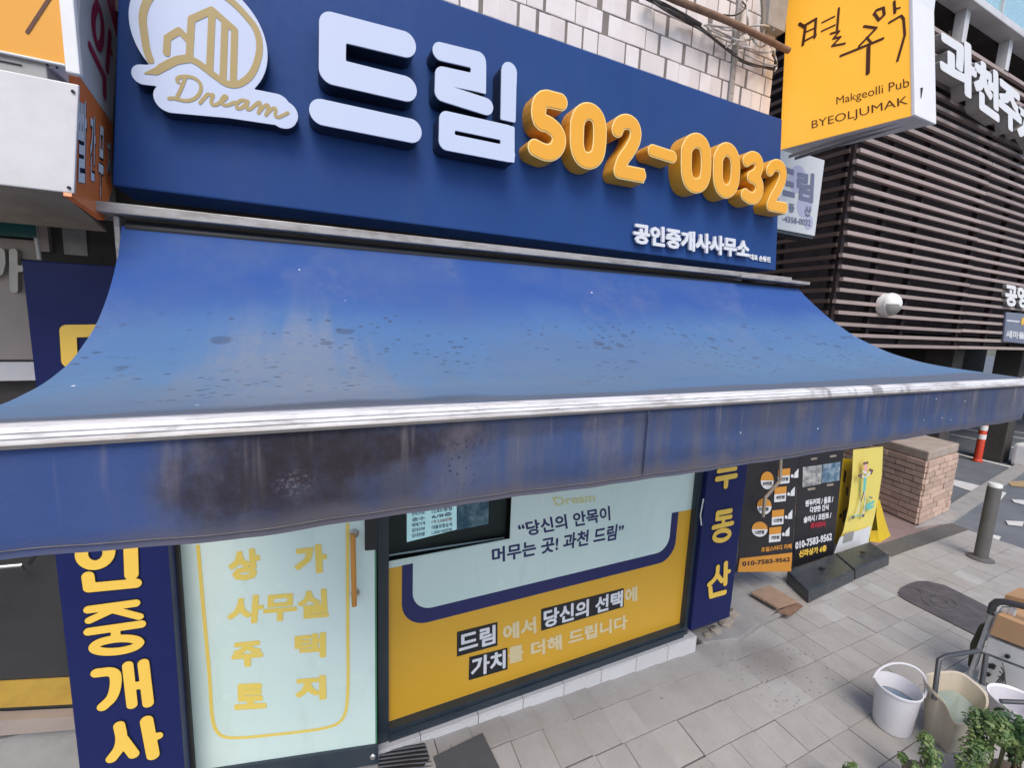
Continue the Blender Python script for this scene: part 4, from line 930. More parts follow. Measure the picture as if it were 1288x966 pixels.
cab = [('cable_dark', .0055, 'black cable along the upper tile course', [(190, -10), (330, 55), (480, 130), (600, 200), (700, 290), (850, 400)]), ('cable_dark', .005, 'black cable looping just under the dark conduit', [(210, -10), (350, 85), (500, 165), (620, 230), (730, 320), (870, 430), (1000, 480), (1140, 500)]),
       ('cable_dark', .004, 'thin black cable curling beside the rusty pipe', [(760, 105), (840, 115), (900, 85), (930, 40), (900, 10)]), ('cable_dark', .004, 'thin black cable drooping under the cable tangle', [(870, 440), (960, 480), (1060, 495), (1150, 520), (1160, 470), (1120, 400)]),
       ('cable_white', .005, 'pale cable along the top of the tangle', [(620, 185), (740, 195), (860, 200), (960, 190), (1080, 180), (1130, 215)]), ('cable_white', .005, 'pale cable crossing above the corner strip', [(640, 195), (760, 240), (860, 300), (960, 290)]), ('cable_white', .004, 'pale cable drawn straight to the corner strip', [(640, 200), (720, 250), (860, 295)]),
       ('cable_white', .006, 'thick pale cable hanging in a loop near the corner', [(935, -10), (938, 120), (940, 230), (985, 300), (1030, 350), (1070, 330), (1100, 285)]), ('cable_white', .005, 'pale looped cable at the right of the tangle', [(860, 355), (950, 340), (1000, 380), (1070, 385), (1130, 370), (1160, 480), (1140, 520)]), ('cable_white', .004, 'pale cable end bent down onto the tiles', [(780, 345), (820, 325), (850, 320), (880, 250), (960, 240), (980, 290)]),
       ('cable_white', .004, 'pale thin cable lying lowest in the tangle', [(870, 370), (940, 410), (1010, 435), (1060, 470), (1150, 480)]), ('cable_white', .004, 'pale thin cable parallel to the rusty pipe', [(640, 175), (700, 180), (780, 225), (850, 215), (900, 240), (1000, 250), (1090, 300), (1140, 390)])]
for mt, r_, lab, P in cab:
    P2 = smoothp(P, 2); L = [onY(p, YC+.03+.03*math.sin(i*.7+len(P))) for i, p in enumerate(Z5(P2))]
    single('cable', MB().tube(L, r_, 7).mesh(smooth=.9), mt, lab, 'cable', L[0], 'cables in the tangle on the tiled wall')

# ================================================================== slatted building on the right
YB2 = 3.0; XCN = 1.772*YB2
slab = thing('slatted_building', 'dark building clad in horizontal brown wooden slats over an open car park', 'building', (9, 4.5, 0))
part('core', MB().box((XCN+.35, YB2+.9, 2.3), (30, 12, 5.85)), 'deep_interior', slab)
part('slab_floor', MB().box((XCN-1, YB2+.06, 2.10), (40, 13.3, 2.22)), 'deep_interior', slab)
part('rear_wall', MB().box((XCN-1, 13, -.03), (40, 13.3, 2.2)), 'deep_interior', slab)
part('side_wall', MB().box((XCN-.2, 4.25, -.03), (XCN, 13, 2.1)), 'deep_interior', slab)
for px_ in (1190, 1275): 
    q = onY((px_, 452), YB2+.5); part('column', MB().box((q.x-.17, YB2+.35, -.03), (q.x+.17, YB2+.7, 2.1)).mesh(bevel=.01), 'dark_wall', slab)
xj = onY((1212, 390), YB2).x
SP = .121; nsl = 30
s1 = MB().box((0, -.02, -.020), (1, .02, .020)).mesh('slat'); s1.materials.append(MATS['slat_wood'])
s2 = MB().box((-.02, 0, -.022), (.02, 1, .022)).mesh('slat'); s2.materials.append(MATS['slat_wood_dark'])
zb2 = onY((1190, 437), YB2).z
for k in range(nsl):
    z = zb2+k*SP+random.uniform(-.007, .007)
    xs0 = XCN+random.uniform(-.03, .05)
    piece('slat', s1, slab, (xs0, YB2, z), (xj-.004-xs0, 1, 1), rot=(random.gauss(0, .04), random.gauss(0, .0012), 0))
    piece('slat', s1, slab, (xj+.004, YB2+random.uniform(-.004, .004), z+random.uniform(-.006, .006)), (14, 1, 1), rot=(random.gauss(0, .04), random.gauss(0, .0006), 0))
    piece('slat', s2, slab, (XCN-.01, YB2+.06, z+random.uniform(-.01, .01)), (1, 1.6, 1))
for xq in (XCN+.03, XCN+.75, XCN+1.5, xj, xj+.9, xj+1.8, xj+2.9, xj+4.2, xj+5.6):
    part('batten', MB().box((xq-.03, YB2+.025, zb2-.03), (xq+.03, YB2+.085, zb2+nsl*SP)), 'deep_interior', slab)
for yq in (YB2+.10, YB2+.8, YB2+1.6): part('batten', MB().box((XCN+.015, yq-.03, zb2-.03), (XCN+.075, yq+.03, zb2+nsl*SP)), 'deep_interior', slab)
# white block letters on the slats
def biglet(body, q, lab, Y=YB2-.20, d=.12):
    o = part('letter', text_quad(body, *[onY(p, Y) for p in q], bold=.05, depth=d, out=(0, 1, 0)), 'box_grey', slab, lab)  # side shade of the white letters put into the colour as grey
    part('letter_face', text_quad(body, *[onY(p, Y-.004) for p in q], bold=.05, depth=.003, out=(0, 1, 0)), 'white_paint', o); return o
zz_ = zm(1088, 0, 6.44)
biglet('과', zz_([(600, 195), (905, 385), (905, 830), (610, 640)]), 'white block syllable nearest the pub sign'); biglet('천', zz_([(885, 440), (1085, 585), (1090, 995), (885, 850)]), 'second white block syllable on the slats'); biglet('주', zz_([(1075, 610), (1270, 770), (1270, 1130), (1085, 980)]), 'third white block syllable on the slats')
biglet('차', zz_([(1235, 790), (1460, 960), (1460, 1300), (1235, 1150)]), 'white block syllable cut by the frame edge')
z3 = zm(1128, 300, 6.44)
biglet('공영', z3([(880, 360), (1060, 395), (1060, 570), (880, 545)]), 'small white syllables above the blue plate', YB2-.06, .04)
pl_ = thing('wall_sign', 'small grey blue sign plate on the slats at the right edge', 'sign', tuple(onY((1280, 412), YB2-.05)))
P = [onY(p, YB2-.045) for p in z3([(888, 595), (1200, 625), (1190, 870), (865, 832)])]
part('plate', MB().prism(list(reversed(P)), (0, .02, 0)), plain('plate_blue', (.16, .18, .26), .4, .1), pl_)
part('white_rule', MB().prism([tuple(onY(p, YB2-.048)) for p in reversed(z3([(890, 657), (995, 668), (995, 680), (890, 669)]))], (0, .002, 0)), 'white_vinyl', pl_)
part('lettering', text_quad('새마을시장', *[onY(p, YB2-.048) for p in z3([(885, 740), (1130, 770), (1128, 822), (885, 805)])], bold=.04), 'white_vinyl', pl_)
q = onY(z3([(1022, 670)])[0], YB2-.049); part('yellow_dot', drawn([('c', (q.x, q.z), .06)], YB2-.049, .001, .004), 'yellow_film', pl_)
# round lamp on the slats
q = onY((1113, 383), YB2-.03)
lamp = thing('wall_lamp', 'round white wall lamp with grey lower half on the slats', 'lamp', tuple(q))
def dome(half):
    V = []; F_ = []; n = 24; r = .135
    for i in range(9):
        a = i/8*math.pi/2
        for k in range(n): b = 2*math.pi*k/n; V.append((q.x+r*math.cos(a)*math.cos(b), q.y-r*.8*math.sin(a)-.05, q.z+r*math.cos(a)*math.sin(b)))
    for i in range(8):
        for k in range(n):
            up = math.sin(2*math.pi*(k+.5)/n) > -.12 or i < 1 or i == 7
            if (up and half == 0) or (not up and half == 1): F_.append((i*n+k, i*n+(k+1) % n, (i+1)*n+(k+1) % n, (i+1)*n+k))
    return MB().add(V, F_).mesh(smooth=1.2)
part('shell', dome(0), 'white_paint', lamp); part('lens', dome(1), 'lamp_grey', lamp)
bk = MB().tube([q+Vector((0, .03, 0)), q+Vector((0, -.0495, 0))], .13, 24); part('back_plate', bk.mesh(smooth=.8), 'white_paint', lamp)
# glazed roof edge above the slats
gl = thing('glass_canopy', 'pale glass parapet with white posts above the slatted wall, top right', 'canopy', (9, 2.8, 6.8))
ztop = zb2+nsl*SP
part('roof_slab', MB().box((XCN-.1, YB2+.09, ztop+.26), (30, 12, ztop+.34)), 'dark_wall', slab)
part('edge_beam', MB().box((XCN, YB2-.12, ztop+.25), (26, YB2+.08, ztop+.33)).mesh(bevel=.01), 'box_white', gl)
for k in range(12):
    x = XCN+.5+k*1.15
    part('post', MB().box((x, YB2-.03, ztop-.1), (x+.1, YB2+.07, ztop+.249)), 'box_white', gl)
    part('glass_pane', MB().box((x-.5, YB2-.09, ztop+.34), (x+.62, YB2-.075, ztop+1.15)), 'canopy_glass', gl)
    part('mullion', MB().box((x+.625, YB2-.11, ztop+.335), (x+.645, YB2-.06, ztop+1.2)), 'box_white', gl)
part('top_rail', MB().box((XCN, YB2-.12, ztop+1.205), (26, YB2-.05, ztop+1.27)), 'box_white', gl)

# ================================================================== pavement things on the right
def quadY(q, Y): return [onY(p, Y) for p in q]
def slabpx(q, ys, t_, out=(0, -1, 0)):
    P = [onY(p, y) for p, y in zip(q, ys)]; return MB().prism(list(reversed(P)), -Vector(out)*t_)
Z6b = zm(920, 560, 4.832)
# study-room banner hanging on the wall beside the pilaster
YN = 2.22
bn = thing('hanging_banner', 'black hanging banner with price bubbles and an orange foot strip', 'banner', tuple(onY((965, 700), YN)))
qb_ = Z6b([(88, -60), (420, -60), (362, 768), (38, 772)])
part('sheet', MB().prism([tuple(onY(p, YN)) for p in reversed(qb_)], (0, .004, 0)), 'black_banner', bn)
part('foot_strip', MB().prism([tuple(onY(p, YN-.003)) for p in reversed(Z6b([(52, 690), (370, 655), (362, 768), (38, 772)]))], (0, .002, 0)), 'banner_orange', bn)
def btxt(root, body, q, Y, mat, bold=.03): return part('lettering', text_quad(body, *[onY(p, Y) for p in Z6b(q)], bold=bold), mat, root)
btxt(bn, '010-7583-9562', [(66, 708), (358, 682), (356, 708), (66, 738)], YN-.005, 'black_banner'); btxt(bn, '조일스터디 카페', [(180, 622), (366, 598), (366, 630), (180, 652)], YN-.004, 'banner_orange', .04)
def disc(cx, cy, rx, ry): return uv(Z6b(ell(cx, cy, rx, ry, 20)), YN-.004)
for cx, cy, rx, ry, tx in ((218, 215, 40, 54, '20만원'), (200, 372, 44, 50, '대 종'), (172, 512, 48, 46, '12만원')):
    full_ = disc(cx, cy, rx, ry); part('price_bubble', plate(full_, YN-.004, .001), 'banner_white', bn)
    capd = uv(Z6b([(cx+rx*math.cos(a), cy+ry*math.sin(a)) for a in np.linspace(math.pi, 2*math.pi, 12)]), YN-.0055); part('bubble_top', plate(capd, YN-.0055, .001), 'banner_orange', bn)
    btxt(bn, tx, [(cx-28, cy+8), (cx+28, cy+6), (cx+28, cy+28), (cx-28, cy+30)], YN-.0065, 'black_banner')
for cx, cy, tx in ((322, 190, '5만원'), (300, 300, '8만원'), (285, 440, '12만원'), (268, 545, '7만원')):
    part('price_tag', plate(uv(Z6b([(cx-38, cy-42), (cx+36, cy-50), (cx+30, cy+40), (cx-40, cy+48)]), YN-.004), YN-.004, .001), 'banner_white', bn)
    part('tag_top', plate(uv(Z6b([(cx-38, cy-42), (cx+36, cy-50), (cx+33, cy-8), (cx-38, cy)]), YN-.0055), YN-.0055, .001), 'banner_orange', bn)
    btxt(bn, tx, [(cx-26, cy+8), (cx+24, cy+4), (cx+24, cy+26), (cx-26, cy+30)], YN-.0065, 'black_banner')
    part('ticket', plate(uv(Z6b([(cx+62, cy-20), (cx+86, cy-48), (cx+84, cy+8), (cx+58, cy+10)]), YN-.004), YN-.004, .001), 'banner_white', bn)
    part('ticket_dot', plate(uv(Z6b(ell(cx+48, cy-2, 9, 11, 10)), YN-.004), YN-.004, .001), 'banner_white', bn)
single('pole_stick', MB().tube([onY(p, YN-.05) for p in Z6b([(300, 60), (296, 215), (205, 320), (192, 435)])], .013, 8).mesh(smooth=.8), 'soffit', 'pale bent stick in front of the black hanging banner', 'stick', onY(Z6b([(296, 215)])[0], YN-.05))
# two banner stands
YM = 2.38
b2 = thing('banner_stand', 'black standing banner with two photos and a white telephone number', 'banner', tuple(onZ((1040, 722), 0)))
part('sheet', MB().prism([tuple(onY(p, YM)) for p in reversed(Z6b([(418, -40), (692, -60), (618, 665), (376, 745)]))], (0, .004, 0)), 'black_banner', b2)
part('photograph', MB().prism([tuple(onY(p, YM-.003)) for p in reversed(Z6b([(435, 135), (553, 120), (545, 235), (432, 258)]))], (0, .002, 0)), 'photo_grey', b2)
part('photograph', MB().prism([tuple(onY(p, YM-.003)) for p in reversed(Z6b([(557, 118), (662, 102), (655, 215), (550, 232)]))], (0, .002, 0)), 'photo_blue', b2)
for q in ([(484, 80), (522, 74), (522, 86), (484, 92)], [(598, 64), (638, 58), (638, 70), (598, 76)], [(464, 264), (510, 257), (510, 270), (464, 277)], [(580, 238), (620, 232), (620, 245), (580, 251)]):
    part('caption', MB().prism([tuple(onY(p, YM-.003)) for p in reversed(Z6b(q))], (0, .002, 0)), 'soffit', b2)
for body, q, mt in (('원두커피 / 음료 /', [(450, 335), (620, 306), (618, 350), (448, 376)], 'white_vinyl'), ('다양한 간식', [(478, 375), (592, 358), (590, 395), (476, 414)], 'white_vinyl'), ('슬러시 / 프린트 /', [(440, 435), (608, 405), (606, 444), (438, 475)], 'white_vinyl'), ('와이파이', [(480, 472), (572, 460), (570, 498), (480, 512)], 'banner_red'), ('010-7583-9562', [(388, 590), (612, 532), (610, 578), (388, 636)], 'white_vinyl'), ('신라상가 6층', [(412, 640), (580, 606), (578, 645), (410, 686)], 'pilaster_yellow')):
    btxt(b2, body, q, YM-.005, mt, .045)
def base(root, q, zt_):
    T = [onZ(p, zt_) for p in q]; f0, f1, k1, k0 = T       # front-left, front-right, back-right, back-left
    lo = [Vector((p.x, p.y, .002)) for p in T]
    f0l, f1l = lo[0]+(lo[0]-lo[3])*.05, lo[1]+(lo[1]-lo[2])*.05
    b = MB().add([f0, f1, k1+Vector((0, 0, .018)), k0+Vector((0, 0, .018)), f0l, f1l, lo[2], lo[3]], [(0, 1, 2, 3), (4, 5, 1, 0), (5, 6, 2, 1), (6, 7, 3, 2), (7, 4, 0, 3), (7, 6, 5, 4)])
    o = part('water_base', b.mesh(bevel=.014), 'base_black', root)
    cpt = (f0+f1+k1+k0)/4+Vector((0, 0, .026)); part('filler_cap', MB().tube([cpt, cpt+Vector((0, 0, .012))], .022, 14).mesh(smooth=.8), 'frame_dark', root)
base(b2, [(1017, 745), (1075, 718), (1049, 698), (990, 720)], .10)
for px_ in ((1000, 716), (1046, 698)): part('pole', MB().tube([onY(px_, YM+.012), onY((px_[0]+13, 560), YM+.012)], .011, 8).mesh(smooth=.8), 'steel', b2)
y2 = 2.45
b3 = thing('banner_stand', 'yellow standing banner with a pale blue figure on a scooter', 'banner', tuple(onZ((1090, 705), 0)))
rows = [(0, [(740, 28), (922, 8)]), (1, [(733, 200), (915, 180)]), (2, [(712, 380), (893, 330)]), (3, [(680, 520), (868, 440)]), (4, [(622, 662), (828, 612)])]
V = []; 
for k, q in rows:
    for p in Z6b(q): V.append(onY(p, y2-.02*k*k/8))
part('sheet', MB().add(V, [(2*k, 2*k+1, 2*k+3, 2*k+2) for k in range(4)]).mesh(smooth=1), 'banner_yellow', b3)
P = [onY(p, y2-.045) for p in Z6b([(660, 562), (848, 492), (828, 610), (624, 660)])]
part('white_foot', MB().prism(list(reversed(P)), (0, .002, 0)), 'banner_white', b3)
part('grey_square', MB().prism([tuple(onY(p, y2-.049)) for p in reversed(Z6b([(690, 540), (748, 520), (735, 580), (676, 598)]))], (0, .002, 0)), 'lamp_grey', b3)
def fig(lst, wd, mat):
    for P in lst: part('figure_print', drawn([('s', uv(Z6b(P), y2-.047), wd)], y2-.047-.0004*(len(b3.children) % 7), .001, .005), mat, b3)
fig([[(812, 205), (806, 275)]], .045, 'banner_cyan'); fig([[(802, 285), (786, 340), (770, 400), (748, 432)], [(808, 285), (812, 340), (800, 425)]], .013, 'banner_white'); fig([[(803, 285), (788, 338)], [(809, 285), (812, 335)]], .018, 'bollard_grey')
fig([[(815, 130), (818, 150)]], .055, 'banner_pink'); fig([[(800, 160), (822, 172)], [(808, 195), (780, 180)], [(816, 195), (845, 165)]], .02, 'banner_white'); fig([[(772, 186), (790, 180), (784, 196)], [(838, 150), (856, 156), (848, 172)]], .028, plain('figure_brown', (.16, .09, .08), .6)); fig([[(805, 112), (828, 108)]], .03, 'figure_brown')
fig([[(728, 436), (800, 424)], [(845, 318), (800, 418)]], .011, 'banner_cyan'); fig([[(822, 372), (862, 345)], [(830, 385), (858, 372)]], .035, 'banner_cyan'); fig([[(735, 440), (742, 438)], [(797, 430), (802, 428)]], .035, 'bollard_grey'); fig([[(838, 315), (856, 322)]], .014, 'bollard_grey')
base(b3, [(1076, 717), (1119, 699), (1094, 683), (1050, 698)], .10)
b4 = single('yellow_banner', slabpx(Z6b([(672, 80), (738, 85), (700, 640), (610, 660)]), [2.56]*4, .004), 'banner_yellow_deep', 'strip of deeper yellow banner with dark print, between the black and yellow banners', 'banner', tuple(onY((1060, 690), 2.56)))
for q in ([(690, 150), (700, 160), (690, 230), (680, 220)], [(700, 260), (712, 250), (708, 300), (696, 310)], [(680, 400), (702, 380), (698, 470), (676, 470)], [(660, 420), (676, 415), (670, 440), (655, 445)]):
    o = part('dark_print', MB().prism([tuple(onY(p, 2.555)) for p in reversed(Z6b(q))], (0, .001, 0)), 'black_banner', None)
    o.data.transform(Matrix.Translation(-ROOT[b4.name])); o.parent = b4
# yellow cloth trailing on the paving
C = [[(880, 330), (885, 340), (900, 330)], [(858, 440), (880, 430), (930, 440)], [(848, 520), (890, 520), (955, 520)], [(838, 590), (900, 600), (985, 590)], [(845, 625), (940, 665), (1010, 660)], [(848, 640), (950, 690), (1015, 695)]]
V = []; ny_ = len(C)
for r_, row in enumerate(C):
    for c_, p in enumerate(row): V.append(onY(Z6b([p])[0], [2.52, 2.46, 2.50][c_]-.02*r_))
yc = MB().add(V, [(r_*3+c_, r_*3+c_+1, r_*3+c_+4, r_*3+c_+3) for r_ in range(ny_-1) for c_ in range(2)]).mesh(smooth=1)
single('yellow_cloth', yc, 'banner_yellow_deep', 'crumpled bright yellow cloth draped to the ground beside the banner stands', 'cloth', tuple(onZ((1120, 703), 0)))
# concrete step, board, rubble
sl_ = single('concrete_step', MB().prism([(2.50, 1.965, .055), (2.80, 1.90, .05), (3.45, 2.03, .04), (3.50, 2.6, .06), (2.50, 2.6, .06)], (0, 0, -.07)).mesh(bevel=.008), 'concrete', 'low broken concrete step beside the right navy panel', 'step', (3.0, 2.2, 0))
P = [onZ(p, .095) for p in ((944, 745), (978, 764), (1003, 756), (968, 736))]
single('wooden_board', MB().prism(list(reversed(P)), (0, 0, -.02)).mesh(bevel=.003), 'wood_board', 'scuffed wooden board lying on the concrete step', 'board', tuple(P[0]))
P = [onZ(p, .06) for p in ((978, 769), (994, 774), (1010, 762), (1002, 757))]
single('rusty_plate', MB().prism(list(reversed(P)), (0, 0, -.012)), 'rust_pipe', 'rusty metal plate at the edge of the concrete step', 'plate', tuple(P[0]))
single('white_edging', MB().prism([tuple(onZ(p, .045)) for p in ((940, 788), (942, 790), (991, 767), (989, 766))], (0, 0, -.03)), 'concrete', 'thin pale edging strip along the front of the concrete step', 'edging', tuple(onZ((960, 780), 0)))
def rock(c, r, seed):
    rs = random.Random(seed); bm = bmesh.new(); bmesh.ops.create_icosphere(bm, subdivisions=2, radius=1)
    for v in bm.verts:
        k = 1+rs.uniform(-.22, .18); v.co = Vector((v.co.x*r[0]*k, v.co.y*r[1]*k, max(-.6, v.co.z)*r[2]*k))+Vector(c)
    m = bpy.data.meshes.new('rock'); bm.to_mesh(m); bm.free(); return m
for p, r, lab in (((913, 783), (.055, .05, .05), 'largest pale lump of broken concrete by the navy panel'), ((900, 793), (.05, .04, .03), 'flat grey lump of rubble by the white sill end'), ((890, 800), (.03, .03, .025), 'small rubble lump nearest the white sill'), ((922, 772), (.05, .04, .035), 'rubble lump against the concrete step'), ((905, 775), (.04, .035, .05), 'rubble lump tucked under the navy panel'), ((1014, 824), (.012, .01, .008), 'tiny dark pebble on the pavers')):
    c_ = onZ(p, r[2]*.45+(.045 if p[0] < 1000 else 0)); single('rubble_stone', rock(c_, r, p[0]), 'rubble', lab, 'stone', tuple(c_), 'rubble at the foot of the right navy panel')
def onG(p, up=.006):
    z = 0.
    for _ in range(6): q = onZ(p, z); z = gz(q.x, q.y)+up
    return onZ(p, z)
# ribbed mat and dark slab by the door
mt_ = thing('door_mat', 'black ribbed mat on the paving below the open door edge', 'mat', tuple(onZ((512, 955), 0)))
Q = [onG(p, .012) for p in ((478, 944), (534, 935), (560, 1010), (470, 1010))]
part('mat_sheet', MB().prism(list(reversed(Q)), (0, 0, -.10)), 'frame_dark', mt_)
for k in range(13):
    u = (k+.5)/13; a, b = Q[0].lerp(Q[3], u), Q[1].lerp(Q[2], u); part('rib', MB().tube([a, b], .005, 5), 'grey_plastic', mt_)
single('dark_slab', MB().prism([tuple(onG(p, .014)) for p in ((545, 952), (552, 975), (556, 1005), (648, 1005), (628, 965), (607, 922))], (0, 0, -.1)).mesh(bevel=.002), plain('slab_dark', (.085, .085, .09), .85, .4, 8, bump=.2), 'dark grey slab set between the pale pavers and the mat', 'paving slab', tuple(onZ((590, 960), 0)))
# manhole-like cover
cp = [onZ(p, .010) for p in [(1130, 745), (1134, 739), (1144, 734), (1154, 731), (1166, 731), (1188, 736), (1225, 754), (1266, 776), (1262, 812), (1226, 798), (1180, 775), (1150, 760), (1137, 753), (1132, 749), (1130, 745)]]
cov = thing('access_cover', 'long dark steel access cover with rounded end set in the pavers', 'cover', tuple(onZ((1185, 765), 0)))
part('plate', MB().prism(list(reversed(cp[:-1])), (0, 0, -.011)), 'cover_steel', cov)
cm = onZ((1181, 757), .011)
for r_ in (.05, .10): part('raised_ring', MB().tube([cm+Vector((r_*1.5*math.cos(a), r_*math.sin(a), 0)) for a in np.linspace(0, 2*math.pi, 25)], .004, 5, False), 'cover_steel', cov)
for k in range(5):
    a, b = onZ((1150+k*4, 740+k*1), .011), onZ((1215+k*6, 785-k*6), .011)
    part('raised_bar', MB().tube([a, a.lerp(b, .3)], .004, 5), 'cover_steel', cov)
# brick wall end
BA, BB = Vector((6.64, 2.48, 0)), Vector((7.62, 2.56, 0)); BD = BA+Vector((.40, 1.35, 0)); BC = BB+Vector((.40, 1.35, 0)); BH = .885
bw = thing('brick_wall', 'low weathered brick wall end beside the car park entrance', 'wall', tuple((BA+BB)/2))
ins_ = lambda p, q, k: p+(q-p).normalized()*k
core = [BA+Vector((.02, .02, 0)), BB+Vector((-.012, .02, 0)), BC, BD+Vector((.015, 0, 0))]
part('mortar_core', MB().prism([p+Vector((0, 0, BH)) for p in core], (0, 0, -BH-.03)), 'mortar', bw)
bmesh_b = MB().box((-.5, -.03, -.5), (.5, .03, .5)).mesh('brick'); bmesh_b.materials.append(MATS['brick'])
nc = 11; hb_ = (BH-.10)/nc
for a, b, n in ((BA, BB, 4), (BD, BA, 6)):
    L = (b-a).length; ang = math.atan2((b-a).y, (b-a).x); nrm = Vector(((b-a).y, -(b-a).x, 0)).normalized()
    for j in range(nc):
        w_ = L/n; s = -w_*.5*(j % 2)
        while s < L-.01:
            s0, s1_ = max(0, s), min(L, s+w_)
            if s1_-s0 > .04:
                c_ = a+(b-a).normalized()*((s0+s1_)/2)+Vector((0, 0, .01+hb_*(j+.5)))-nrm*(.018+random.uniform(-.006, .006))
                piece('brick', bmesh_b, bw, c_, (s1_-s0-.012, 1, hb_-.012), rot=(0, 0, ang))
            s += w_
part('cap', MB().prism([p+Vector((0, 0, BH+.03)) for p in (BA+Vector((.006, .004, 0)), BB+Vector((-.004, .004, 0)), BC, BD)], (0, 0, -.115)).mesh(bevel=.02), plain('cap_render', (.40, .34, .29), .9, .6, 5, dirtcol=(.30, .19, .13), bump=.3), bw)
part('red_tape', MB().box((BB.x+.002, BB.y+.06, 0), (BB.x+.03, BB.y+.12, .62)), 'red_tape', bw)
# bollard, red post, barrier foot
bc = onZ((1233, 703), 0)
bol = thing('bollard', 'dark grey steel bollard standing at the pavement corner', 'bollard', tuple(bc))
part('post', MB().lathe(bc, [(.055, .02), (.055, .765), (.052, .78)], 28).mesh(smooth=.7), 'bollard_grey', bol); part('cap', MB().lathe(bc, [(.054, .781), (.055, .80), (.05, .815), (.02, .82)], 28).mesh(smooth=.7), 'reflector', bol)
part('foot_flange', MB().lathe(bc, [(.105, .0), (.105, .012), (.07, .024), (.057, .03)], 28).mesh(smooth=.7), 'bollard_grey', bol)
rc = onZ((1229, 580), -.02)
rpst = thing('flexible_post', 'red plastic lane post with white reflective bands in the car park', 'post', tuple(rc))
part('foot', MB().lathe(rc, [(.075, 0), (.075, .02), (.06, .045)], 20).mesh(smooth=.7), 'post_red', rpst); part('tube', MB().lathe(rc, [(.058, .04), (.055, .85), (.035, .88)], 20).mesh(smooth=.7), 'post_red', rpst)
for z in (.43, .60, .75): part('reflective_band', MB().lathe(rc, [(.0595, z), (.0595, z+.09)], 20).mesh(smooth=.7), 'reflector', rpst)
wc = onZ((1283, 586), -.02)
bf = thing('barrier_post', 'white concrete foot with a thin brown post at the car park edge', 'post', tuple(wc))
part('foot', MB().box(wc+Vector((-.12, -.35, 0)), wc+Vector((.35, .1, .42))).mesh(bevel=.05), 'white_paint', bf); part('post', MB().box(wc+Vector((.02, -.25, .42)), wc+Vector((.09, -.18, 2.0))), 'bollard_grey', bf)

# ================================================================== buckets, cart, plants
rimc = onZ((1130, 863), .262); rimc.z = 0
bk_ = thing('bucket', 'white round bucket of water with a raised white handle', 'bucket', tuple(rimc))
part('body', MB().lathe(rimc, [(.076, .002), (.084, .004), (.089, .03), (.1035, .248), (.110, .252), (.110, .262), (.1045, .264), (.099, .250), (.084, .02), (.01, .015)], 40).mesh(smooth=.6), 'bucket_white', bk_)
part('water', MB().lathe(rimc, [(.0905, .165), (.0910, .178), (.001, .178)], 40), 'bucket_water', bk_)
ha, hb2 = onZ((1100, 852), .262), onZ((1158, 878), .24)
hp = [onZ((1104, 845), .262), onY((0, 0), 1)]; cx_ = rimc+Vector((0, 0, .25)); dv = Vector((ha.x-hb2.x, ha.y-hb2.y, 0)).normalized()
pts_h = []
for k in range(17):
    a = math.pi*k/16; r_ = .113; pts_h.append(cx_+dv*(r_*math.cos(a))+Vector((.030*math.sin(a)*3, 0, .0))*1+Vector((0, 0, .115*math.sin(a)**.8)))
part('handle', MB().tube(pts_h, .0065, 8).mesh(smooth=.9), 'bucket_white', bk_)
# mop bucket
ZM = zm(1088, 740, 4.275)
rim_px = [((312, 488), .33), ((335, 462), .335), ((480, 447), .335), ((540, 468), .33), ((655, 565), .30), ((662, 640), .265), ((602, 708), .225), ((482, 745), .215), ((430, 612), .285), ((372, 560), .315)]
rim = [onZ(ZM([p])[0], z) for p, z in rim_px]
rim = [p.lerp(q, f) for p, q in zip(rim, rim[1:]+rim[:1]) for f in (.22, .78)]; rim = [p.lerp(q, f) for p, q in zip(rim, rim[1:]+rim[:1]) for f in (.25, .75)]
cen = sum(rim, Vector())/len(rim); foot = onZ(ZM([(345, 790)])[0], 0)
bot = [Vector((cen.x+(p.x-cen.x)*.72, cen.y+(p.y-cen.y)*.72, .005)) for p in rim]
mb_ = thing('mop_bucket', 'beige mop bucket with low pouring lip and dark grey handle', 'bucket', (cen.x, cen.y, 0))
def inset(P, k): return [Vector((cen.x+(p.x-cen.x)*k, cen.y+(p.y-cen.y)*k, p.z)) for p in P]
n = len(rim); lipo = [p+Vector((0, 0, -.012)) for p in inset(rim, 1.035)]; inn = inset(rim, .955); ib = [Vector((p.x, p.y, .02)) for p in inset(bot, .95)]
V = bot+[p+Vector((0, 0, -.012)) for p in rim]+lipo+[p+Vector((0, 0, .004)) for p in inset(rim, 1.03)]+inn+ib; F_ = []
for L in range(5):
    for k in range(n): F_.append((L*n+k, L*n+(k+1) % n, (L+1)*n+(k+1) % n, (L+1)*n+k))
F_ += [tuple(range(5*n, 6*n)), tuple(reversed(range(n)))]
part('body', MB().add(V, F_).mesh(smooth=.6), 'bucket_beige', mb_)
wz = .13; f_ = lambda p, q: p.lerp(q, (wz-q.z)/(p.z-q.z)) if p.z != q.z else p
part('water', MB().add([f_(inn[k].lerp(cen, .012), ib[k].lerp(cen, .012)) for k in range(n)], [tuple(range(n))]), 'murky_water', mb_)
H = [onZ(ZM([(370, 600)])[0], .27), onZ(ZM([(398, 385)])[0], .47), onZ(ZM([(440, 365)])[0], .485), onZ(ZM([(610, 338)])[0], .485), onZ(ZM([(652, 355)])[0], .47), onZ(ZM([(628, 520)])[0], .31)]
part('handle', MB().tube(H, .0125, 8).mesh(smooth=.9), 'grey_plastic', mb_)
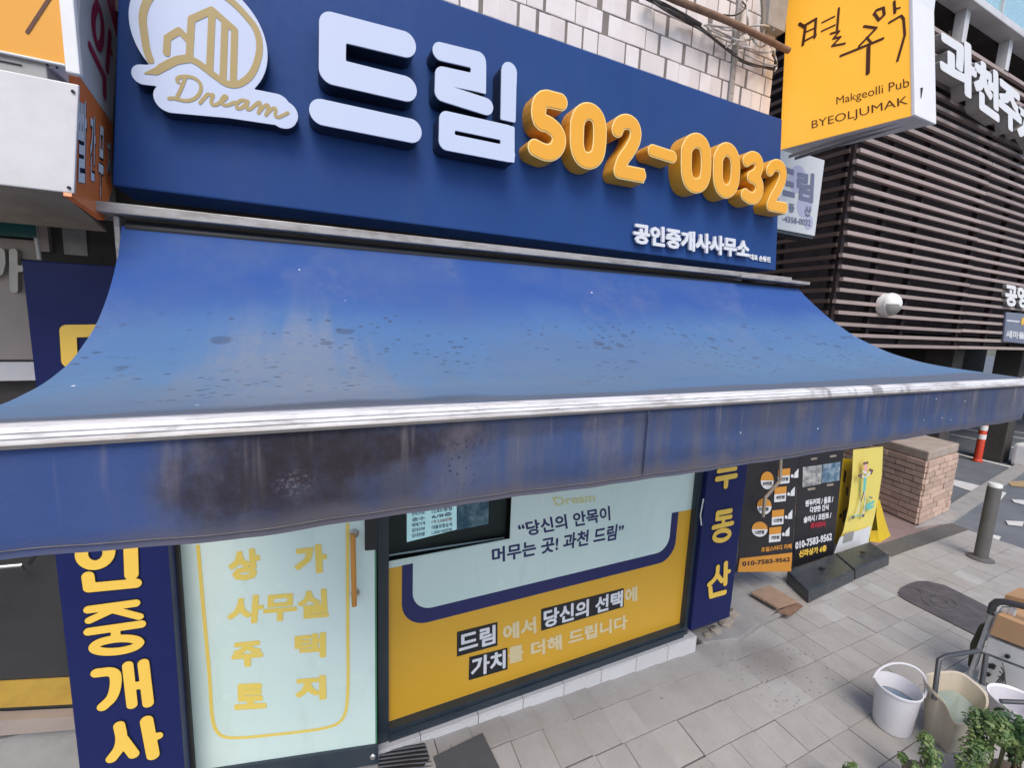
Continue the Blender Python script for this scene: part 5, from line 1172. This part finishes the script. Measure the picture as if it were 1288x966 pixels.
# hand cart with box and machine
XT = 3.95
def T(a, b, dx=0.): return onX(ZM([(a, b)])[0], XT+dx)
cart = thing('hand_cart', 'white hand cart with a black bent handle at the right edge', 'cart', (XT, .9, 0))
for a, b in (((565, 470), (690, 120)), ((800, 560), (940, 160))):
    P0, P1 = T(*a), T(*b); P0.z = max(.02, P0.z); part('upright', MB().tube([Vector((P0.x, P0.y, .03)), P0, P1], .014, 8).mesh(smooth=.8), 'machine_white', cart)
part('handle', MB().tube([T(676, 138), T(688, 92), T(712, 74), T(750, 74), T(860, 100), T(960, 130)], .020, 10).mesh(smooth=.9), 'grey_plastic', cart)
P0 = T(565, 480); part('toe_plate', MB().box((XT-.25, P0.y-.45, .02), (XT+.1, P0.y+.03, .04)), 'machine_white', cart)
def boxpx(q, dx0, dx1): 
    P = [T(a, b, dx0) for a, b in q]; return MB().prism(P, (dx1-dx0, 0, 0))
single('cardboard_box', boxpx([(712, 140), (860, 200), (1000, 250), (985, 370), (845, 318), (668, 248)], -.06, .18).mesh(bevel=.003), 'cardboard', 'brown cardboard box held on the hand cart', 'box', tuple(T(760, 220)))
mc = thing('machine', 'white machine casing with knobs and wires on the hand cart', 'machine', tuple(T(720, 400)))
part('upper_casing', boxpx([(660, 262), (845, 335), (985, 385), (975, 470), (835, 420), (640, 345)], -.05, .16).mesh(bevel=.006), 'machine_white', mc); part('control_panel', boxpx([(640, 358), (830, 430), (970, 480), (940, 620), (800, 570), (600, 490)], -.045, .16).mesh(bevel=.006), 'machine_white', mc)
for a, b in ((665, 462), (690, 415), (770, 365)): 
    q = T(a, b, -.05); part('knob', MB().tube([q, q+Vector((-.02, 0, 0))], .011, 12).mesh(smooth=.8), 'frame_dark', mc)
part('display', boxpx([(668, 405), (705, 418), (695, 440), (660, 428)], -.052, -.045), 'base_black', mc)
for k in range(4): part('wire', MB().tube([T(740-k*8, 400+k*25, -.07), T(752, 450+k*10, -.10), T(700+k*18, 520, -.10), T(680+k*10, 560, -.07)], .004, 6), 'grey_plastic', mc)
for k in range(3): single('white_hose', MB().tube([T(725+k*12, 130+k*4, .02), T(745+k*12, 105, 0.), T(790+k*10, 100+k*8, .0), T(765+k*14, 145+k*6, .02)], .008, 7).mesh(smooth=.9), 'white_paint', ['first', 'second', 'third'][k]+' coil of white hose behind the cardboard box, counted from the left', 'hose', tuple(T(745, 110)), 'white hose coils')
single('cardboard_box', boxpx([(755, 35), (855, 60), (960, 90), (950, 160), (850, 110), (745, 70)], .2, .42), 'cardboard', 'pale brown box behind the cart handle', 'box', tuple(T(800, 70, .2)))
single('olive_bag', boxpx([(548, 418), (562, 300), (612, 198), (640, 195), (612, 330), (575, 440)], .03, .12).mesh(bevel=.01), plain('olive', (.06, .06, .035), .7, .4), 'dark olive bag leaning behind the cart upright', 'bag', tuple(T(590, 300, .05)))
bs = onZ((1284, 884), .22); bs.z = 0
ba = thing('basin', 'white plastic basin cut by the right frame edge', 'basin', tuple(bs))
part('body', MB().lathe(bs, [(.09, .002), (.10, .01), (.128, .21), (.136, .215), (.134, .222), (.124, .212), (.098, .025), (.01, .02)], 36).mesh(smooth=.6), 'bucket_white', ba)
q = bs+Vector((-.02, 0, .2)); single('brush_tool', MB().tube([q+Vector((-.08, .05, .02)), q+Vector((.05, -.03, .035)), q+Vector((.1, -.1, .05))], .012, 8).mesh(smooth=.9), 'grey_plastic', 'black tool lying across the white basin', 'tool', tuple(q))
# plants in the foreground
def leaves(c, R, n, size, seed, squash=1.):
    rs = random.Random(seed); b = MB(); subs = [(Vector((rs.gauss(0, .5)*R[0], rs.gauss(0, .5)*R[1], rs.gauss(0, .42)*R[2])), rs.uniform(.25, .5)) for _ in range(9)]
    for _ in range(n):
        o_, k = rs.choice(subs); d = Vector((rs.gauss(0, 1), rs.gauss(0, 1), rs.gauss(0, 1))); d.normalize()
        p = Vector(c)+o_+Vector((d.x*R[0], d.y*R[1], d.z*R[2]))*k*rs.uniform(.5, 1.05)
        nrm = (d+Vector((0, 0, .9))+Vector((rs.gauss(0, .4), rs.gauss(0, .4), rs.gauss(0, .4)))).normalized(); u = nrm.orthogonal().normalized(); u.rotate(Matrix.Rotation(rs.uniform(0, 6.28), 3, nrm)); v = nrm.cross(u)
        s = size*rs.choice((.55, .8, 1., 1.25, 1.7))*rs.uniform(.85, 1.15); f = nrm*s*.12
        b.add([p-u*s, p-u*s*.35+v*s*.42+f, p+u*s*.35+v*s*.42+f, p+u*s-f, p+u*s*.35-v*s*.42+f, p-u*s*.35-v*s*.42+f], [(0, 1, 5), (1, 2, 4, 5), (2, 3, 4)])
    return b
def plant(px_, z, R, n, size, lab, seed, mat='leaf'):
    c = onZ(px_, z); r0 = (c.x, c.y, 0)
    t_ = thing('potted_plant', lab, 'plant', r0, 'leafy plants at the lower right')
    part('foliage', leaves(c, R, n, size, seed), mat, t_)
    sb_ = MB(); rs = random.Random(seed)
    for _ in range(6):
        e = c+Vector((rs.gauss(0, .4)*R[0], rs.gauss(0, .4)*R[1], rs.uniform(-.3, .5)*R[2])); sb_.tube([(c.x+rs.uniform(-.02, .02), c.y+rs.uniform(-.02, .02), .12), Vector(((c.x+e.x)/2, (c.y+e.y)/2, (z+.1)/2)), e], [.005, .004, .002], 6)
    part('stem', sb_, 'stem', t_)
    part('pot', MB().lathe((c.x, c.y, 0), [(.05, .002), (.075, .12), (.082, .125), (.08, .14), (.07, .135), (.06, .11), (.01, .11)], 24).mesh(smooth=.6), 'pot_clay', t_)
plant((1262, 935), .33, (.13, .12, .15), 2600, .0095, 'largest leafy green plant in the bottom right corner', 3)
plant((1288, 925), .36, (.09, .08, .13), 1200, .011, 'darker leafy plant cut by the bottom right corner of the frame', 9, 'leaf_dark')
plant((1166, 958), .22, (.075, .065, .085), 700, .0095, 'small yellow green plant in front of the beige mop bucket', 5)
plant((1074, 980), .18, (.065, .06, .075), 520, .0095, 'small leafy plant lowest in front of the white bucket', 6)
